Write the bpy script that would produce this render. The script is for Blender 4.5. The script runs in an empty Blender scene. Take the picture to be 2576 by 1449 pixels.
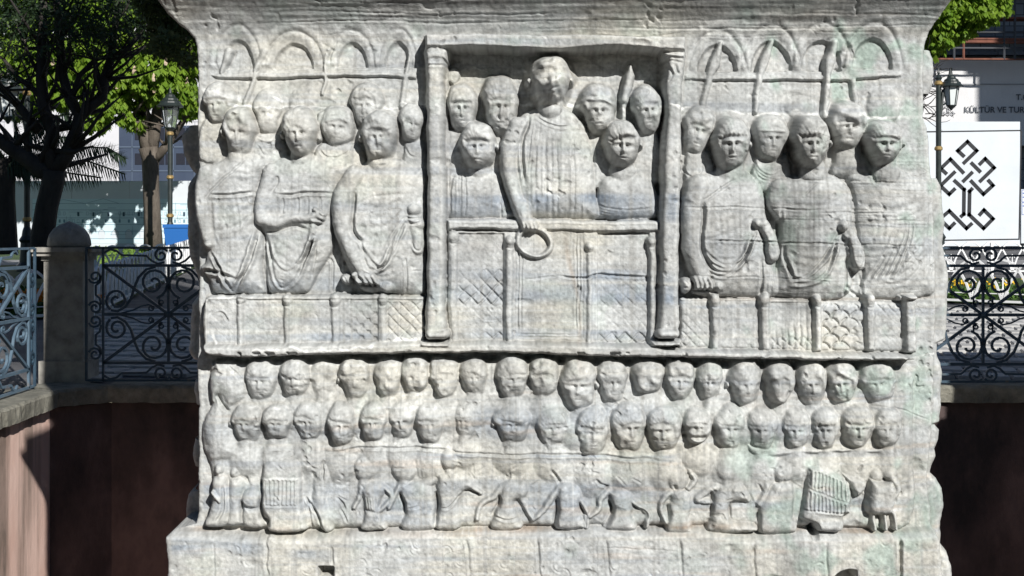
import bpy, bmesh, math, random
import numpy as np
from mathutils import Vector
random.seed(7)
rng = np.random.default_rng(11)
scene = bpy.context.scene
C = scene.collection

# ------------------------------------------------------------ camera, sky, sun, exposure
EYE, FP, CX, HY = 1.12, 3702.0, 1288.0, 589.0
cam = bpy.data.cameras.new('camera'); camo = bpy.data.objects.new('camera', cam); C.objects.link(camo)
cam.lens = FP/2576*36; cam.sensor_width = 36; cam.shift_y = -135.5/2576
cam.clip_start = .1; cam.clip_end = 600
camo.location = (0, 0, EYE); camo.rotation_euler = (math.radians(90), 0, 0)
scene.camera = camo
SUN_DIR = Vector((-.455, 1, -.60)).normalized()
elev = math.asin(-SUN_DIR.z); azim = math.atan2(-SUN_DIR.x, -SUN_DIR.y)
w = bpy.data.worlds.new('World'); scene.world = w; w.use_nodes = True
nt = w.node_tree; bg = nt.nodes['Background']
sky = nt.nodes.new('ShaderNodeTexSky'); sky.sky_type = 'NISHITA'; sky.sun_disc = False
sky.sun_elevation = elev; sky.sun_rotation = azim; sky.air_density = 1.0; sky.dust_density = 0; sky.ozone_density = 3.5
nt.links.new(sky.outputs[0], bg.inputs[0]); bg.inputs[1].default_value = .05
sl = bpy.data.lights.new('sun', 'SUN'); sl.energy = 5.0; sl.angle = math.radians(.5); sl.color = (1, .965, .91)
so = bpy.data.objects.new('sun', sl); C.objects.link(so); so.location = (6, -10, 12)
so.rotation_euler = SUN_DIR.to_track_quat('-Z', 'Y').to_euler()
scene.view_settings.view_transform = 'Standard'; scene.view_settings.look = 'None'
scene.view_settings.exposure = .29; scene.view_settings.gamma = 1
scene.view_settings.use_curve_mapping = False
scene.cycles.diffuse_bounces = 2; scene.cycles.max_bounces = 6

def P(px, py, Y): return Vector(((px-CX)/FP*Y, Y, EYE+(HY-py)/FP*Y))

# ------------------------------------------------------------ object helpers
def tag(o, label=None, cat=None, group=None, kind=None):
    if label: o['label'] = label
    if cat: o['category'] = cat
    if group: o['group'] = group
    if kind: o['kind'] = kind
    return o
def empty(name, loc=(0,0,0), rz=0, parent=None):
    o = bpy.data.objects.new(name, None); C.objects.link(o); o.location = loc; o.rotation_euler = (0,0,rz)
    o.empty_display_size = .1
    if parent: o.parent = parent
    return o
def link_mesh(name, me, mat, parent=None, smooth=False):
    o = bpy.data.objects.new(name, me); C.objects.link(o)
    if mat is not None: me.materials.append(mat)
    if parent: o.parent = parent
    if smooth: me.polygons.foreach_set('use_smooth', [True]*len(me.polygons))
    return o
class MB:
    def __init__(s): s.v=[]; s.f=[]
    def add(s, vs, fs):
        n=len(s.v); s.v += [tuple(p) for p in vs]; s.f += [tuple(i+n for i in f) for f in fs]
    def box(s, a, b, jit=0):
        x0,y0,z0=a; x1,y1,z1=b
        vs=[(x,y,z) for x in (x0,x1) for y in (y0,y1) for z in (z0,z1)]
        if jit: vs=[tuple(c+random.uniform(-jit,jit) for c in p) for p in vs]
        s.add(vs, [(0,1,3,2),(4,6,7,5),(0,4,5,1),(2,3,7,6),(0,2,6,4),(1,5,7,3)])
    def quad(s, a,b,c,d): s.add([a,b,c,d],[(0,1,2,3)])
    def tube(s, pts, r, n=6, closed=False, flat=1.0, cap=True):
        pts=[Vector(p) for p in pts]; m=len(pts)
        rr = r if isinstance(r,(list,tuple)) else [r]*m
        up=Vector((0,0,1)); vs=[]; prev=None
        for i,p in enumerate(pts):
            if closed: t=(pts[(i+1)%m]-pts[i-1])
            else: t=pts[min(i+1,m-1)]-pts[max(i-1,0)]
            if t.length<1e-9: t=Vector((0,0,1))
            t.normalize()
            if prev is None:
                a=t.cross(up)
                if a.length<.05: a=t.cross(Vector((0,1,0)))
            else:
                a=prev-t*prev.dot(t)
                if a.length<1e-5: a=t.cross(up)
            a.normalize(); prev=a; b=t.cross(a)
            for k in range(n):
                an=2*math.pi*(k+.5)/n
                vs.append(p+a*math.cos(an)*rr[i]+b*math.sin(an)*rr[i]*flat)
        fs=[]
        for i in range(m if closed else m-1):
            j=(i+1)%m
            for k in range(n):
                fs.append((i*n+k,i*n+(k+1)%n,j*n+(k+1)%n,j*n+k))
        if not closed and cap:
            fs.append(tuple(range(n-1,-1,-1))); fs.append(tuple((m-1)*n+k for k in range(n)))
        s.add(vs,fs)
    def lathe(s, c, prof, n=16):
        vs=[]; c=Vector(c)
        for r,z in prof:
            for k in range(n):
                a=2*math.pi*k/n; vs.append(c+Vector((r*math.cos(a), r*math.sin(a), z)))
        fs=[]
        for i in range(len(prof)-1):
            for k in range(n): fs.append((i*n+k,i*n+(k+1)%n,(i+1)*n+(k+1)%n,(i+1)*n+k))
        fs.append(tuple(range(n-1,-1,-1))); fs.append(tuple((len(prof)-1)*n+k for k in range(n)))
        s.add(vs,fs)
    def build(s, name, mat, parent=None, smooth=False, off=None):
        me=bpy.data.meshes.new(name)
        v=s.v if off is None else [tuple(Vector(p)-Vector(off)) for p in s.v]
        me.from_pydata(v,[],s.f); me.update()
        return link_mesh(name, me, mat, parent, smooth)
def np_mesh(name, co, quads, mat, parent=None, smooth=False):
    me=bpy.data.meshes.new(name); k=quads.shape[1]
    me.vertices.add(len(co)); me.vertices.foreach_set('co', np.ascontiguousarray(co,dtype=np.float32).ravel())
    me.loops.add(quads.size); me.loops.foreach_set('vertex_index', np.ascontiguousarray(quads,dtype=np.int32).ravel())
    me.polygons.add(len(quads)); me.polygons.foreach_set('loop_start', np.arange(0,quads.size,k,dtype=np.int32))
    if smooth: me.polygons.foreach_set('use_smooth', np.ones(len(quads),dtype=bool))
    me.update(calc_edges=True)
    return link_mesh(name, me, mat, parent)

# ------------------------------------------------------------ material helpers
def mat_new(name, col=(.5,.5,.5), rough=.8, metal=0, spec=.3):
    m=bpy.data.materials.new(name); m.use_nodes=True
    b=m.node_tree.nodes['Principled BSDF']
    b.inputs['Base Color'].default_value=(*col,1); b.inputs['Roughness'].default_value=rough
    b.inputs['Metallic'].default_value=metal; b.inputs['Specular IOR Level'].default_value=spec
    return m
def noisy(name, stops, scale=5, detail=6, rough=.85, bump=.3, bscale=40, stretch=(1,1,1), metal=0, spec=.3, bdist=.01, coords='Object'):
    m=mat_new(name, rough=rough, metal=metal, spec=spec); t=m.node_tree; N=t.nodes; L=t.links; b=N['Principled BSDF']
    tc=N.new('ShaderNodeTexCoord'); mp=N.new('ShaderNodeMapping'); mp.inputs['Scale'].default_value=stretch
    L.new(tc.outputs[coords], mp.inputs[0])
    n=N.new('ShaderNodeTexNoise'); n.inputs['Scale'].default_value=scale; n.inputs['Detail'].default_value=detail; n.inputs['Roughness'].default_value=.65
    L.new(mp.outputs[0], n.inputs['Vector'])
    r=N.new('ShaderNodeValToRGB'); e=r.color_ramp.elements
    while len(e)<len(stops): e.new(.5)
    for i,(p,c) in enumerate(stops): e[i].position=p; e[i].color=(*c,1)
    L.new(n.outputs[0], r.inputs[0]); L.new(r.outputs[0], b.inputs['Base Color'])
    if bump:
        n2=N.new('ShaderNodeTexNoise'); n2.inputs['Scale'].default_value=bscale; n2.inputs['Detail'].default_value=8; n2.inputs['Roughness'].default_value=.7
        L.new(mp.outputs[0], n2.inputs['Vector'])
        bp=N.new('ShaderNodeBump'); bp.inputs['Strength'].default_value=bump; bp.inputs['Distance'].default_value=bdist
        L.new(n2.outputs[0], bp.inputs['Height']); L.new(bp.outputs[0], b.inputs['Normal'])
    return m

# ------------------------------------------------------------ THE CARVED PEDESTAL: one relief field, split into parts
PY = 6.0; S = FP/PY                       # front face at 6 m, 617 units per metre
STEP = 2.15
U0,U1,V0,V1 = 372.0, 2470.0, -34.0, 1500.0
nu=int((U1-U0)/STEP)+1; nv=int((V1-V0)/STEP)+1
us=U0+np.arange(nu)*STEP; vs_=V0+np.arange(nv)*STEP
U,V=np.meshgrid(us,vs_)
def fnoise(sx, sy, seed, beta=None):
    """smooth noise with feature size sx, sy (in relief units), unit variance"""
    r=np.random.default_rng(seed).standard_normal((nv,nu))
    fy=np.fft.fftfreq(nv,STEP)[:,None]; fx=np.fft.rfftfreq(nu,STEP)[None,:]
    q=(fx*sx)**2+(fy*sy)**2
    k=np.exp(-q*8) if beta is None else 1/(1+q*20)**beta
    o=np.fft.irfft2(np.fft.rfft2(r)*k, s=(nv,nu)); return (o-o.mean())/o.std()
WU=fnoise(30,30,1)*1.0+fnoise(110,110,2)*1.1+fnoise(8,8,5)*.45
WV=fnoise(30,30,3)*1.0+fnoise(110,110,4)*.9+fnoise(8,8,6)*.45
UW=U+WU; VW=V+WV
H=np.zeros((nv,nu)); OWN=np.zeros((nv,nu),dtype=np.int32)
PARTS=[dict(name='wall_face', parent=None, label=None)]
def part(name, parent=None, label=None):
    PARTS.append(dict(name=name, parent=parent, label=label)); return len(PARTS)-1
CROPS={'V':(0,0,1,1),'A':(440.2,0,.2691,.2691),'B':(1037.7,62.9,.2821,.2821),'C':(1635.1,62.9,.2951,.2951),
 'D':(440.2,345.9,.2821,.2821),'E':(1037.7,408.8,.3472,.3472),'F':(1635.1,377.3,.2930,.2930),'G':(440.2,723.2,.3038,.3038),
 'H':(1635.1,723.2,.3038,.3038),'I':(1037.7,817.6,.2821,.2821),'J':(408.8,1100.6,.2686,.2686),'K':(1037.7,1100.6,.2686,.2686),
 'L':(1666.6,1100.6,.2808,.2808)}
def T(crop,x,y,h=0):
    a,b,c,d=CROPS[crop]; u=a+x*c; v=b+y*d; k=1-h/FP
    return CX+(u-CX)*k, HY+(v-HY)*k
def sc(crop): return CROPS[crop][2]
def win(u0,v0,u1,v1):
    i0=max(0,int((v0-V0)/STEP)); i1=min(nv,int((v1-V0)/STEP)+2); j0=max(0,int((u0-U0)/STEP)); j1=min(nu,int((u1-U0)/STEP)+2)
    return slice(i0,i1),slice(j0,j1)
def smax(a,b,k):
    if np.ndim(k)==0 and k<=0: return np.maximum(a,b)
    h=np.clip(.5+.5*(b-a)/k,0,1); return a*(1-h)+b*h+k*h*(1-h)
def put(s, val, mask, own, k=0):
    cur=H[s]; upd=mask&(val>cur)
    H[s]=np.where(mask, smax(cur,val,k), cur)
    o=OWN[s]; o[upd]=own; OWN[s]=o
def segdist(X,Y,pts,rad=None):
    best=np.full(X.shape,1e9); br=np.zeros(X.shape); bt=np.zeros(X.shape); L=0
    lens=[math.hypot(pts[i+1][0]-pts[i][0],pts[i+1][1]-pts[i][1]) for i in range(len(pts)-1)]; tot=sum(lens) or 1
    for i in range(len(pts)-1):
        ax,ay=pts[i]; bx,by=pts[i+1]; dx,dy=bx-ax,by-ay; l2=dx*dx+dy*dy or 1e-6
        t=np.clip(((X-ax)*dx+(Y-ay)*dy)/l2,0,1); d=np.hypot(X-ax-t*dx,Y-ay-t*dy)
        if rad is None: m=d<best; br_=0
        else:
            br_=rad[i]*(1-t)+rad[i+1]*t; m=(d/br_)<(best/np.maximum(br,1e-6)) if i else d<best+1e9
            br=np.where(m,br_,br)
        best=np.where(m,d,best); bt=np.where(m,(L+t*lens[i])/tot,bt); L+=lens[i]
    return best,br,bt
def smooth_pts(p,n=6):
    if len(p)<3: return p
    o=[]; q=[p[0]]+list(p)+[p[-1]]
    for i in range(1,len(q)-2):
        for k in range(n):
            t=k/n; a,b,c,d=[np.array(q[j],float) for j in (i-1,i,i+1,i+2)]
            o.append(tuple(.5*((2*b)+(c-a)*t+(2*a-5*b+4*c-d)*t*t+(3*b-a-3*c+d)*t**3)))
    o.append(tuple(p[-1])); return o
def blob(crop,x,y,rx,ry,base,depth,own,pw=2.4,rot=0,k=2):
    cu,cv=T(crop,x,y,base+depth*.5); s_=sc(crop); a=rx*s_; b=ry*s_; R=max(a,b)+4
    w_=win(cu-R,cv-R,cu+R,cv+R); X=UW[w_]-cu; Y=VW[w_]-cv; c_,n_=math.cos(rot),math.sin(rot)
    X,Y=X*c_+Y*n_,-X*n_+Y*c_
    r=np.sqrt((X/a)**2+(Y/b)**2); put(w_, base+depth*np.sqrt(np.clip(1-r**pw,0,1)), r<1, own, k)
def limb(crop,pts,base,depth,own,k=2,pw=2.2,sm=True):
    s_=sc(crop); q=[T(crop,p[0],p[1],base+depth*.7) for p in pts]; rr=[p[2]*s_ for p in pts]
    if sm and len(pts)>2:
        z=smooth_pts([(a[0],a[1]) for a in q],5); zr=list(np.interp(np.linspace(0,len(q)-1,len(z)),range(len(q)),rr)); q,rr=z,zr
    R=max(rr)+4; w_=win(min(a[0] for a in q)-R,min(a[1] for a in q)-R,max(a[0] for a in q)+R,max(a[1] for a in q)+R)
    d,r,t=segdist(UW[w_],VW[w_],q,rr); x=d/np.maximum(r,1e-3)
    dd=depth
    put(w_, base+dd*np.sqrt(np.clip(1-x**pw,0,1)), x<1, own, k)
def poly(crop,pts,base,depth,R,own,k=2,sm=True,warp=True,pw=2.0):
    if R>30: R*=1.5
    q=[T(crop,a,b,base+depth*.8) for a,b in pts]
    if sm:
        q=smooth_pts(q+[q[0]],4)[:-1]
    w_=win(min(a[0] for a in q)-4,min(a[1] for a in q)-4,max(a[0] for a in q)+4,max(a[1] for a in q)+4)
    X=(UW if warp else U)[w_]; Y=(VW if warp else V)[w_]
    ins=np.zeros(X.shape,bool); n=len(q)
    for i in range(n):
        x0,y0=q[i]; x1,y1=q[(i+1)%n]
        if y0==y1: continue
        c=((y0>Y)!=(y1>Y))&(X<(x1-x0)*(Y-y0)/(y1-y0)+x0); ins^=c
    d,_,_=segdist(X,Y,q+[q[0]])
    x=np.clip(d/R,0,1); put(w_, base+depth*(1-(1-x)**pw)**(1/pw), ins, own, k)
def rect(crop,x0,y0,x1,y1,h,own,R=5,base=None):
    b=h-8 if base is None else base
    poly(crop,[(x0,y0),(x1,y0),(x1,y1),(x0,y1)],b,h-b,R,own,k=0,sm=False)
def groove(crop,pts,w_,dep,ridge=.45,h=40,sm=True,taper=True,only=None):
    """a carved line; negative dep makes a raised fold"""
    q=[T(crop,a,b,h) for a,b in pts]
    if sm and len(q)>2: q=smooth_pts(q,5)
    R=abs(w_)*5; ww=win(min(a[0] for a in q)-R,min(a[1] for a in q)-R,max(a[0] for a in q)+R,max(a[1] for a in q)+R)
    d,_,t=segdist(UW[ww],VW[ww],q)
    g=-dep*np.exp(-(d/w_)**2)+ridge*dep*np.exp(-((d-2.0*w_)/(w_*1.1))**2)
    if taper: g*=np.clip(np.minimum(t,1-t)*8,0.12,1)
    if only is not None: g=g*(OWN[ww]==only)
    H[ww]+=g
def lattice(crop,x0,y0,x1,y1,pitch,dep,h,kind='diamond',fade=None):
    a=T(crop,x0,y0,h); b=T(crop,x1,y1,h); w_=win(a[0],a[1],b[0],b[1]); X=UW[w_]-a[0]; Y=VW[w_]-a[1]; p=pitch*sc(crop)
    if kind=='diamond':
        d=np.minimum(np.abs(((X+Y)/p+.5)%1-.5),np.abs(((X-Y)/p+.5)%1-.5))*p*.7
        g=-dep*np.exp(-(d/1.9)**2)
    elif kind=='hex':
        r3=p*1.7; def_=[]
        best=np.full(X.shape,1e9)
        for ox,oy in ((0,0),(.5,.5)):
            xx=((X/p+ox)%1-.5)*p; yy=((Y/(p*.9)+oy)%1-.5)*p*.9
            best=np.minimum(best,np.sqrt(xx**2+(yy*1.1)**2))
        d=np.abs(best-p*.42); g=-dep*np.exp(-(d/1.9)**2)
    elif kind=='scale':
        best=np.zeros(X.shape)
        for ox,oy in ((0,0),(.5,.5)):
            xx=((X/p+ox)%1-.5)*p; yy=((Y/(p*.8)+oy)%1)*p*.8
            d=np.abs(np.sqrt(xx**2+(yy-p*.45)**2)-p*.46); mm=(yy<p*.5)
            best=np.maximum(best,np.exp(-(d/1.9)**2)*mm)
        g=-dep*best
    elif kind=='flute':
        g=-dep*np.exp(-((np.abs((X/p+.5)%1-.5)*p)/2.2)**2)
    elif kind=='meander':
        g=-dep*(np.exp(-((np.abs((X/p+.5)%1-.5)*p)/1.8)**2)*(np.sin(Y*.25+X*.1)>-.2)+np.exp(-((np.abs((Y/(p*.5)+.5)%1-.5)*p*.5)/1.8)**2)*(np.sin(X*.19)>0))
    ed=np.clip(np.minimum.reduce([U[w_]-a[0],b[0]-U[w_],V[w_]-a[1],b[1]-V[w_]])/4,0,1)
    wear=np.clip(.55+.6*NZ60[w_],0.12,1)*1.3
    if fade is not None: wear=wear*fade
    H[w_]+=g*ed*wear
NZ60=fnoise(90,60,9); N30=fnoise(24,24,25); NZ8=fnoise(9,9,21); NZSTR=fnoise(6,60,22); NZ16=fnoise(18,18,23)

def head(crop,x,y,wd,ht,base,depth,own,yaw=-.35,wear=.35,hair='cap',tilt=0,ear='',k=1.5,eye=1.0):
    depth*=1.15; wd*=1.06; ht*=1.03; hh=base+depth*.75
    cu,cv=T(crop,x,y,hh); s_=sc(crop); a=wd*.5*s_; b=ht*.5*s_; R=max(a,b)*1.25+4
    w_=win(cu-R,cv-R,cu+R,cv+R); X=UW[w_]-cu; Y=VW[w_]-cv
    c_,n_=math.cos(tilt),math.sin(tilt); X,Y=X*c_+Y*n_,-X*n_+Y*c_
    X=X/a; Y=Y/b
    jaw=.13+.10*((own*7919)%10)/10; wdt=1-jaw/(1+np.exp(-(Y-.04)/.05))*(1-.5*np.clip(X*1.5,0,1))-.17*np.clip(Y-.05,0,1)**1.2
    wb=.035*NZ16[w_]*(1+wear)
    pe=2.3+.9*np.clip(Y-.2,0,1)
    r=(np.abs(X/wdt)**pe+np.abs(Y)**pe)**(1/pe)+wb*.5+.02*np.sin(np.arctan2(Y,X)*5+cu); r=np.maximum(r,0)
    ins=r<1
    prof=.35*np.clip(1-r**5,0,1)**.5+.65*np.clip(1-r**2.1,0,1)**.55
    z=base+depth*prof
    A=X-yaw*.34
    D=depth
    f=np.zeros(X.shape)
    G=lambda x0,y0,sx,sy: np.exp(-((A-x0)/sx)**2-((Y-y0)/sy)**2)
    st=1-wear
    hl=-.20+.16*A**2+.05*NZ16[w_]           # hair line
    if hair!='none':
        hmask=1/(1+np.exp((Y-hl)/.03)); hmask=np.maximum(hmask, 1/(1+np.exp((.62-np.abs(A)+.25*np.clip(Y,0,1))/.04))*(Y<.35))
        amt={'cap':.095,'band':.08,'bald':.03,'curly':.13,'fringe':.11,'veil':.12}[hair]
        f+=amt*hmask
        if hair in('cap','fringe'): f+=st*hmask*.010*np.sin(np.arctan2(A,-(Y-.2))*30+NZ16[w_]*1.6)
        if hair=='fringe': f+=.018*np.sin(A*30)*np.exp(-((Y-hl+.05)/.07)**2)
        if hair=='curly': f+=hmask*.03*NZ8[w_]
        if hair=='band': f+=.035*np.exp(-((Y-hl+.08)/.05)**4)-.025*np.exp(-((Y-hl+.2)/.03)**2)
        if hair=='veil': f+=hmask*.015*np.sin(r*24)
    f+=st*(.035*np.exp(-((Y+.02-.05*A**2)/.06)**2)*(np.abs(A)<.5))
    f-=eye*(.45+.55*st)*.085*(G(-.235,.10,.15,.075)+G(.235,.10,.15,.075))
    f-=eye*(.5+.5*st)*.12*(G(-.17,.09,.055,.05)+G(.17,.09,.055,.05))
    f+=st*.035*(G(-.27,.115,.08,.035)+G(.27,.115,.08,.035))
    f+=(.35+.65*st)*.085*np.exp(-(A/(.065+.08*np.clip(Y,0,.45)))**2)*np.clip((Y+.03)*5,0,1)*np.clip((.46-Y)*9,0,1)
    f-=st*.03*(G(-.13,.43,.05,.04)+G(.13,.43,.05,.04))
    f+=st*.025*(G(-.38,.36,.18,.18)+G(.38,.36,.18,.18))
    f-=(.35+.65*st)*.05*np.exp(-((Y-.60-.03*A**2)/.026)**2-(A/.20)**4)
    f+=st*.03*(G(0,.555,.16,.035)+G(0,.655,.13,.035))
    f+=st*.035*G(0,.82,.2,.1)
    f+=wear*.075*N30[w_]*(1 if wear<.9 else 1.5)+wear*.03*NZ16[w_]+(.010+.015*wear)*NZ8[w_]
    z=z+D*1.45*f*np.clip((1-r)*6,0,1)-np.clip(r-1,0,1)*150
    kk=1.2+10*np.clip(X-.1,0,1)+3*np.clip(-Y-.2,0,1)
    put(w_, z, r<1.3, own, kk)
    for e in ear:
        sx=-1 if e=='l' else 1
        ex,ey=(sx*.98*a, .08*b); ex,ey=ex*c_-ey*n_, ex*n_+ey*c_
        q=np.hypot((UW[w_]-cu-ex)/(a*.13),(VW[w_]-cv-ey)/(b*.17)); put(w_, base+depth*.55*np.sqrt(np.clip(1-q*q,0,1)), q<1, own, 1)
# ---- base surfaces
def pl(pts, h=0):
    q=[T('V',a,b,h) for a,b in pts]; return np.interp(vs_, [p[1] for p in q], [p[0] for p in q])
edgeL=pl([(392,-120),(392,-34),(396,-18),(405,0),(430,38),(452,62),(474,80),(488,97),(495,120),(497,200),(496,330),(499,420),(498,600),(501,700),(498,760),(497,900),(498,1000),(497,1165),(499,1219),(498,1300),(492,1316),(470,1322),(440,1328),(426,1343),(430,1370),(434,1400),(430,1449),(430,1520)])
edgeR=pl([(2392,-120),(2392,-34),(2388,-18),(2378,0),(2357,45),(2338,78),(2328,110),(2325,180),(2325,300),(2334,320),(2340,390),(2345,450),(2352,560),(2354,700),(2356,780),(2352,860),(2352,895),(2351,940),(2350,1020),(2346,1060),(2342,1110),(2336,1180),(2338,1260),(2346,1330),(2352,1352),(2356,1400),(2358,1520)])
LR0=T('V',1000,1332,20)[1]
corn=np.clip((112-V)/112,0,1.12); Hc=92*corn**1.75+14*np.clip(corn*3,0,1)*0
H[:]=Hc
idc=part('cornice'); OWN[V<98+4*NZ60]=idc
# plinth under the relief: sloping ledge then upright face
idp=part('plinth')
led=np.clip((V-(1326+5*NZ60))/24,0,1); H+=52*led*(2-led); OWN[V>1327+5*NZ60]=idp
# ---- gallery arches (back plane)
def arch(crop,cx,cy,rx,ry,dep=13,own=None):
    o=part('carved_arch')
    cu,cv=T(crop,cx,cy,0); s_=sc(crop); a=rx*s_; b=ry*s_
    w_=win(cu-a*2,cv-b*1.8,cu+a*2,cv+4); X=(UW[w_]-cu)/a; Y=(VW[w_]-cv)/b; r=np.sqrt(X**2+Y**2)
    up=(Y<0)
    g=np.where(up&(r<1),-dep*np.clip((1-r)*a/5,0,1)**.6,0)
    ring=np.exp(-(((r-1.27)*a)/9)**2)*5.5+np.exp(-(((r-1.62)*a)/8)**2)*4.0-np.exp(-(((r-1.45)*a)/3)**2)*3.5
    g+=np.where(up,ring*np.clip(-Y*6,0,1),0)
    H[w_]+=g; ow=OWN[w_]; ow[up&(r<1.75)&(ow==0)]=o; OWN[w_]=ow
    return o
for a_ in ((590,650,150,285),(1110,648,190,243),(1655,642,146,245),(2085,640,122,245)): arch('A',*a_)
for a_ in ((570,395,168,235),(1030,405,178,270),(1462,400,178,275),(1895,385,172,265)): arch('C',*a_,dep=15)
idg=part('gallery_rail')
poly('A',[(330,690),(700,672),(1100,680),(1600,678),(2180,690),(2260,700),(2260,742),(1700,722),(1100,735),(390,728)],0,10,5,idg,sm=False)
groove('A',[(390,738),(700,742),(1100,744),(1500,730),(2140,742),(2240,748)],2.2,7,.1,h=0)
idg2=part('gallery_rail'); poly('C',[(300,425),(900,425),(1460,430),(2150,405),(2150,445),(1500,480),(900,472),(300,465)],0,7,5,idg2,sm=False)
groove('C',[(300,475),(600,474),(900,482),(1480,488),(1800,476),(2150,446)],2.4,10,.1,h=0)
def shaft(crop,pts,dep,name='carved_spear'):
    o=part(name); limb(crop,pts,-6,dep+6,o,k=1.5,sm=False); return o
shaft('A',[(500,470,45),(430,680,20)],13); shaft('A',[(840,470,42),(745,660,26),(725,760,26),(650,980,26)],12)
shaft('A',[(1430,470,28),(1400,620,22),(1410,760,20),(1375,880,18)],11); shaft('A',[(2200,520,20),(2160,700,26),(2125,1000,34)],12)
shaft('C',[(600,150,22),(545,320,48),(510,420,30),(455,680,32)],14); shaft('C',[(1035,150,24),(975,300,44),(935,440,36),(895,740,26)],15)
shaft('C',[(1580,150,34),(1540,300,52),(1515,440,34),(1495,775,36)],22); shaft('C',[(1730,480,32),(1755,650,38)],16)
# ---- back row, left gallery
def figure(label=None): return part('carved_figure',None,label)
o=figure(); poly('A',[(300,1080),(460,1090),(560,1200),(560,1500),(230,1500),(230,1200)],2,10,14,o,4)
h_=part('head',o); head('A',395,955,300,390,2,34,h_,yaw=-.3,wear=.2,hair='cap',ear='')
o=figure(); poly('A',[(740,1250),(960,1260),(1040,1420),(1060,1700),(700,1700),(690,1350)],2,12,16,o,4)
groove('A',[(735,1290),(800,1320),(860,1325),(930,1300)],2,3); groove('A',[(760,1350),(800,1420),(840,1440)],2,3)
h_=part('head',o); head('A',850,1035,250,400,2,22,h_,yaw=.05,wear=.55,hair='bald')
o=part('head',figure()); blob('A',1215,985,152,175,-2,17,o,2.2)
o=figure(); h_=part('head',o); head('A',1782,975,300,400,3,36,h_,yaw=-.25,wear=.15,hair='veil')
o=figure(); poly('A',[(1370,1340),(1640,1330),(1760,1440),(1800,1700),(1330,1700),(1300,1420)],2,20,18,o,4)
groove('A',[(1340,1390),(1400,1460),(1490,1480),(1600,1440),(1640,1370)],2.2,4,.6)
h_=part('head',o,'head with long hair locks'); head('A',1512,1182,320,375,8,32,h_,yaw=.05,wear=.12,hair='veil')
limb('A',[(1375,1080,40),(1345,1200,36),(1350,1300,30)],4,22,h_)
o=figure(); poly('A',[(2150,1330),(2320,1300),(2340,1750),(2130,1750)],2,14,14,o,3)
groove('D',[(2050,80),(2080,150),(2130,170)],2,4); 
h_=part('head',o,'head in profile'); head('A',2210,1145,240,350,4,34,h_,yaw=.6,wear=.35,hair='cap',tilt=.12)
# ---- front row, left gallery
BASE=6
f1=figure('leftmost togate figure, worn face')
poly('D',[(470,120),(640,120),(740,165),(830,230),(790,300),(755,400),(745,520),(735,640),(770,800),(790,1000),(800,1200),(800,1390),(560,1395),(345,1385),(300,1290),(250,1210),(215,1165),(255,1110),(272,1020),(235,920),(190,780),(160,650),(150,480),(180,340),(250,265),(400,200)],BASE,42,40,f1,3)
limb('D',[(270,330,85),(230,480,80),(235,640,75),(270,800,65),(310,950,50)],18,36,f1,10)
groove('D',[(640,190),(540,290),(430,380),(350,470),(270,570)],3,5,.6); groove('D',[(330,520),(450,525),(570,520),(720,490)],3.2,7,.7)
for xs in ((545,540,575,700,575,900),(640,520,650,700,600,850),(330,540,345,800,400,1000),(690,520,705,720,660,980)):
    groove('D',[(xs[0],xs[1]),(xs[2],xs[3]),(xs[4],xs[5])],3.2,1.6,.7)
for k_ in range(5): groove('D',[(300+k_*25,1000+k_*40),(400+k_*20,1150+k_*45),(540,1260+k_*22),(660,1150-k_*20),(735,900-k_*20)],3.4,4.6,.9)
groove('D',[(240,1185),(340,1195),(420,1210),(500,1250)],4,12,.6); groove('D',[(345,1160),(375,1190)],2.5,6); groove('D',[(300,1170),(310,1195)],2.5,5)
h_=part('head',f1); limb('A',[(570,1350,85),(575,1480,95)],14,30,f1,4); head('A',575,1215,300,435,16,60,h_,yaw=.15,wear=.72,hair='bald',ear='l')
f2=figure('togate figure with right forearm across the waist')
poly('D',[(960,150),(1180,150),(1400,170),(1560,230),(1640,270),(1560,350),(1480,420),(1430,520),(1405,650),(1400,900),(1380,1000),(1300,1150),(1210,1310),(1130,1390),(850,1392),(800,1280),(795,1100),(792,900),(760,840),(710,760),(695,700),(715,600),(735,480),(765,320),(830,240)],BASE,40,38,f2,3)
limb('D',[(850,300,75),(800,480,72),(772,650,72),(775,720,72)],20,36,f2,10)
limb('D',[(770,730,72),(900,755,66),(1040,725,48),(1160,720,55),(1270,690,52)],24,38,f2,4)
groove('D',[(795,850),(900,842),(1000,808),(1070,790),(1120,800),(1190,818)],3.5,12,.1); groove('D',[(870,480),(920,400),(895,330)],3,5)
groove('D',[(900,510),(1050,515),(1200,490),(1410,505)],3.2,6,.7)
for k_,q in enumerate(((1240,640,1320,690),(1240,690,1315,720),(1220,740,1290,750))): limb('D',[(q[0],q[1],20),(q[2],q[3],16)],48,14,f2,2)
limb('D',[(1230,780,40),(1215,880,46)],26,28,f2,2); blob('D',1225,905,48,34,30,26,f2)
for x0 in (960,1095,1185,1290): groove('D',[(x0,530),(x0+4,600),(x0,690)],2.4,4)
for k_ in range(6): groove('D',[(805+k_*8,880+k_*60),(850+k_*12,1050+k_*50),(980,1200+k_*28),(1110,1130+k_*20),(1210,950),(1235,870)],3.2,4.8,.9)
groove('D',[(770,1050),(772,1200),(800,1320),(835,1400)],4.5,14,.2); groove('D',[(1250,940),(1235,1100),(1200,1280)],3,6)
groove('D',[(1320,1075),(1380,1110),(1395,1250),(1385,1390)],2.6,5); groove('D',[(1460,1000),(1465,1200)],2.4,3)
h_=part('head',f2); limb('A',[(1150,1380,90),(1170,1480,110)],14,30,f2,4); head('A',1145,1225,325,440,18,62,h_,yaw=.15,wear=.35,hair='cap',ear='l')
f3=figure('togate figure with lowered right hand and mappa')
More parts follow.
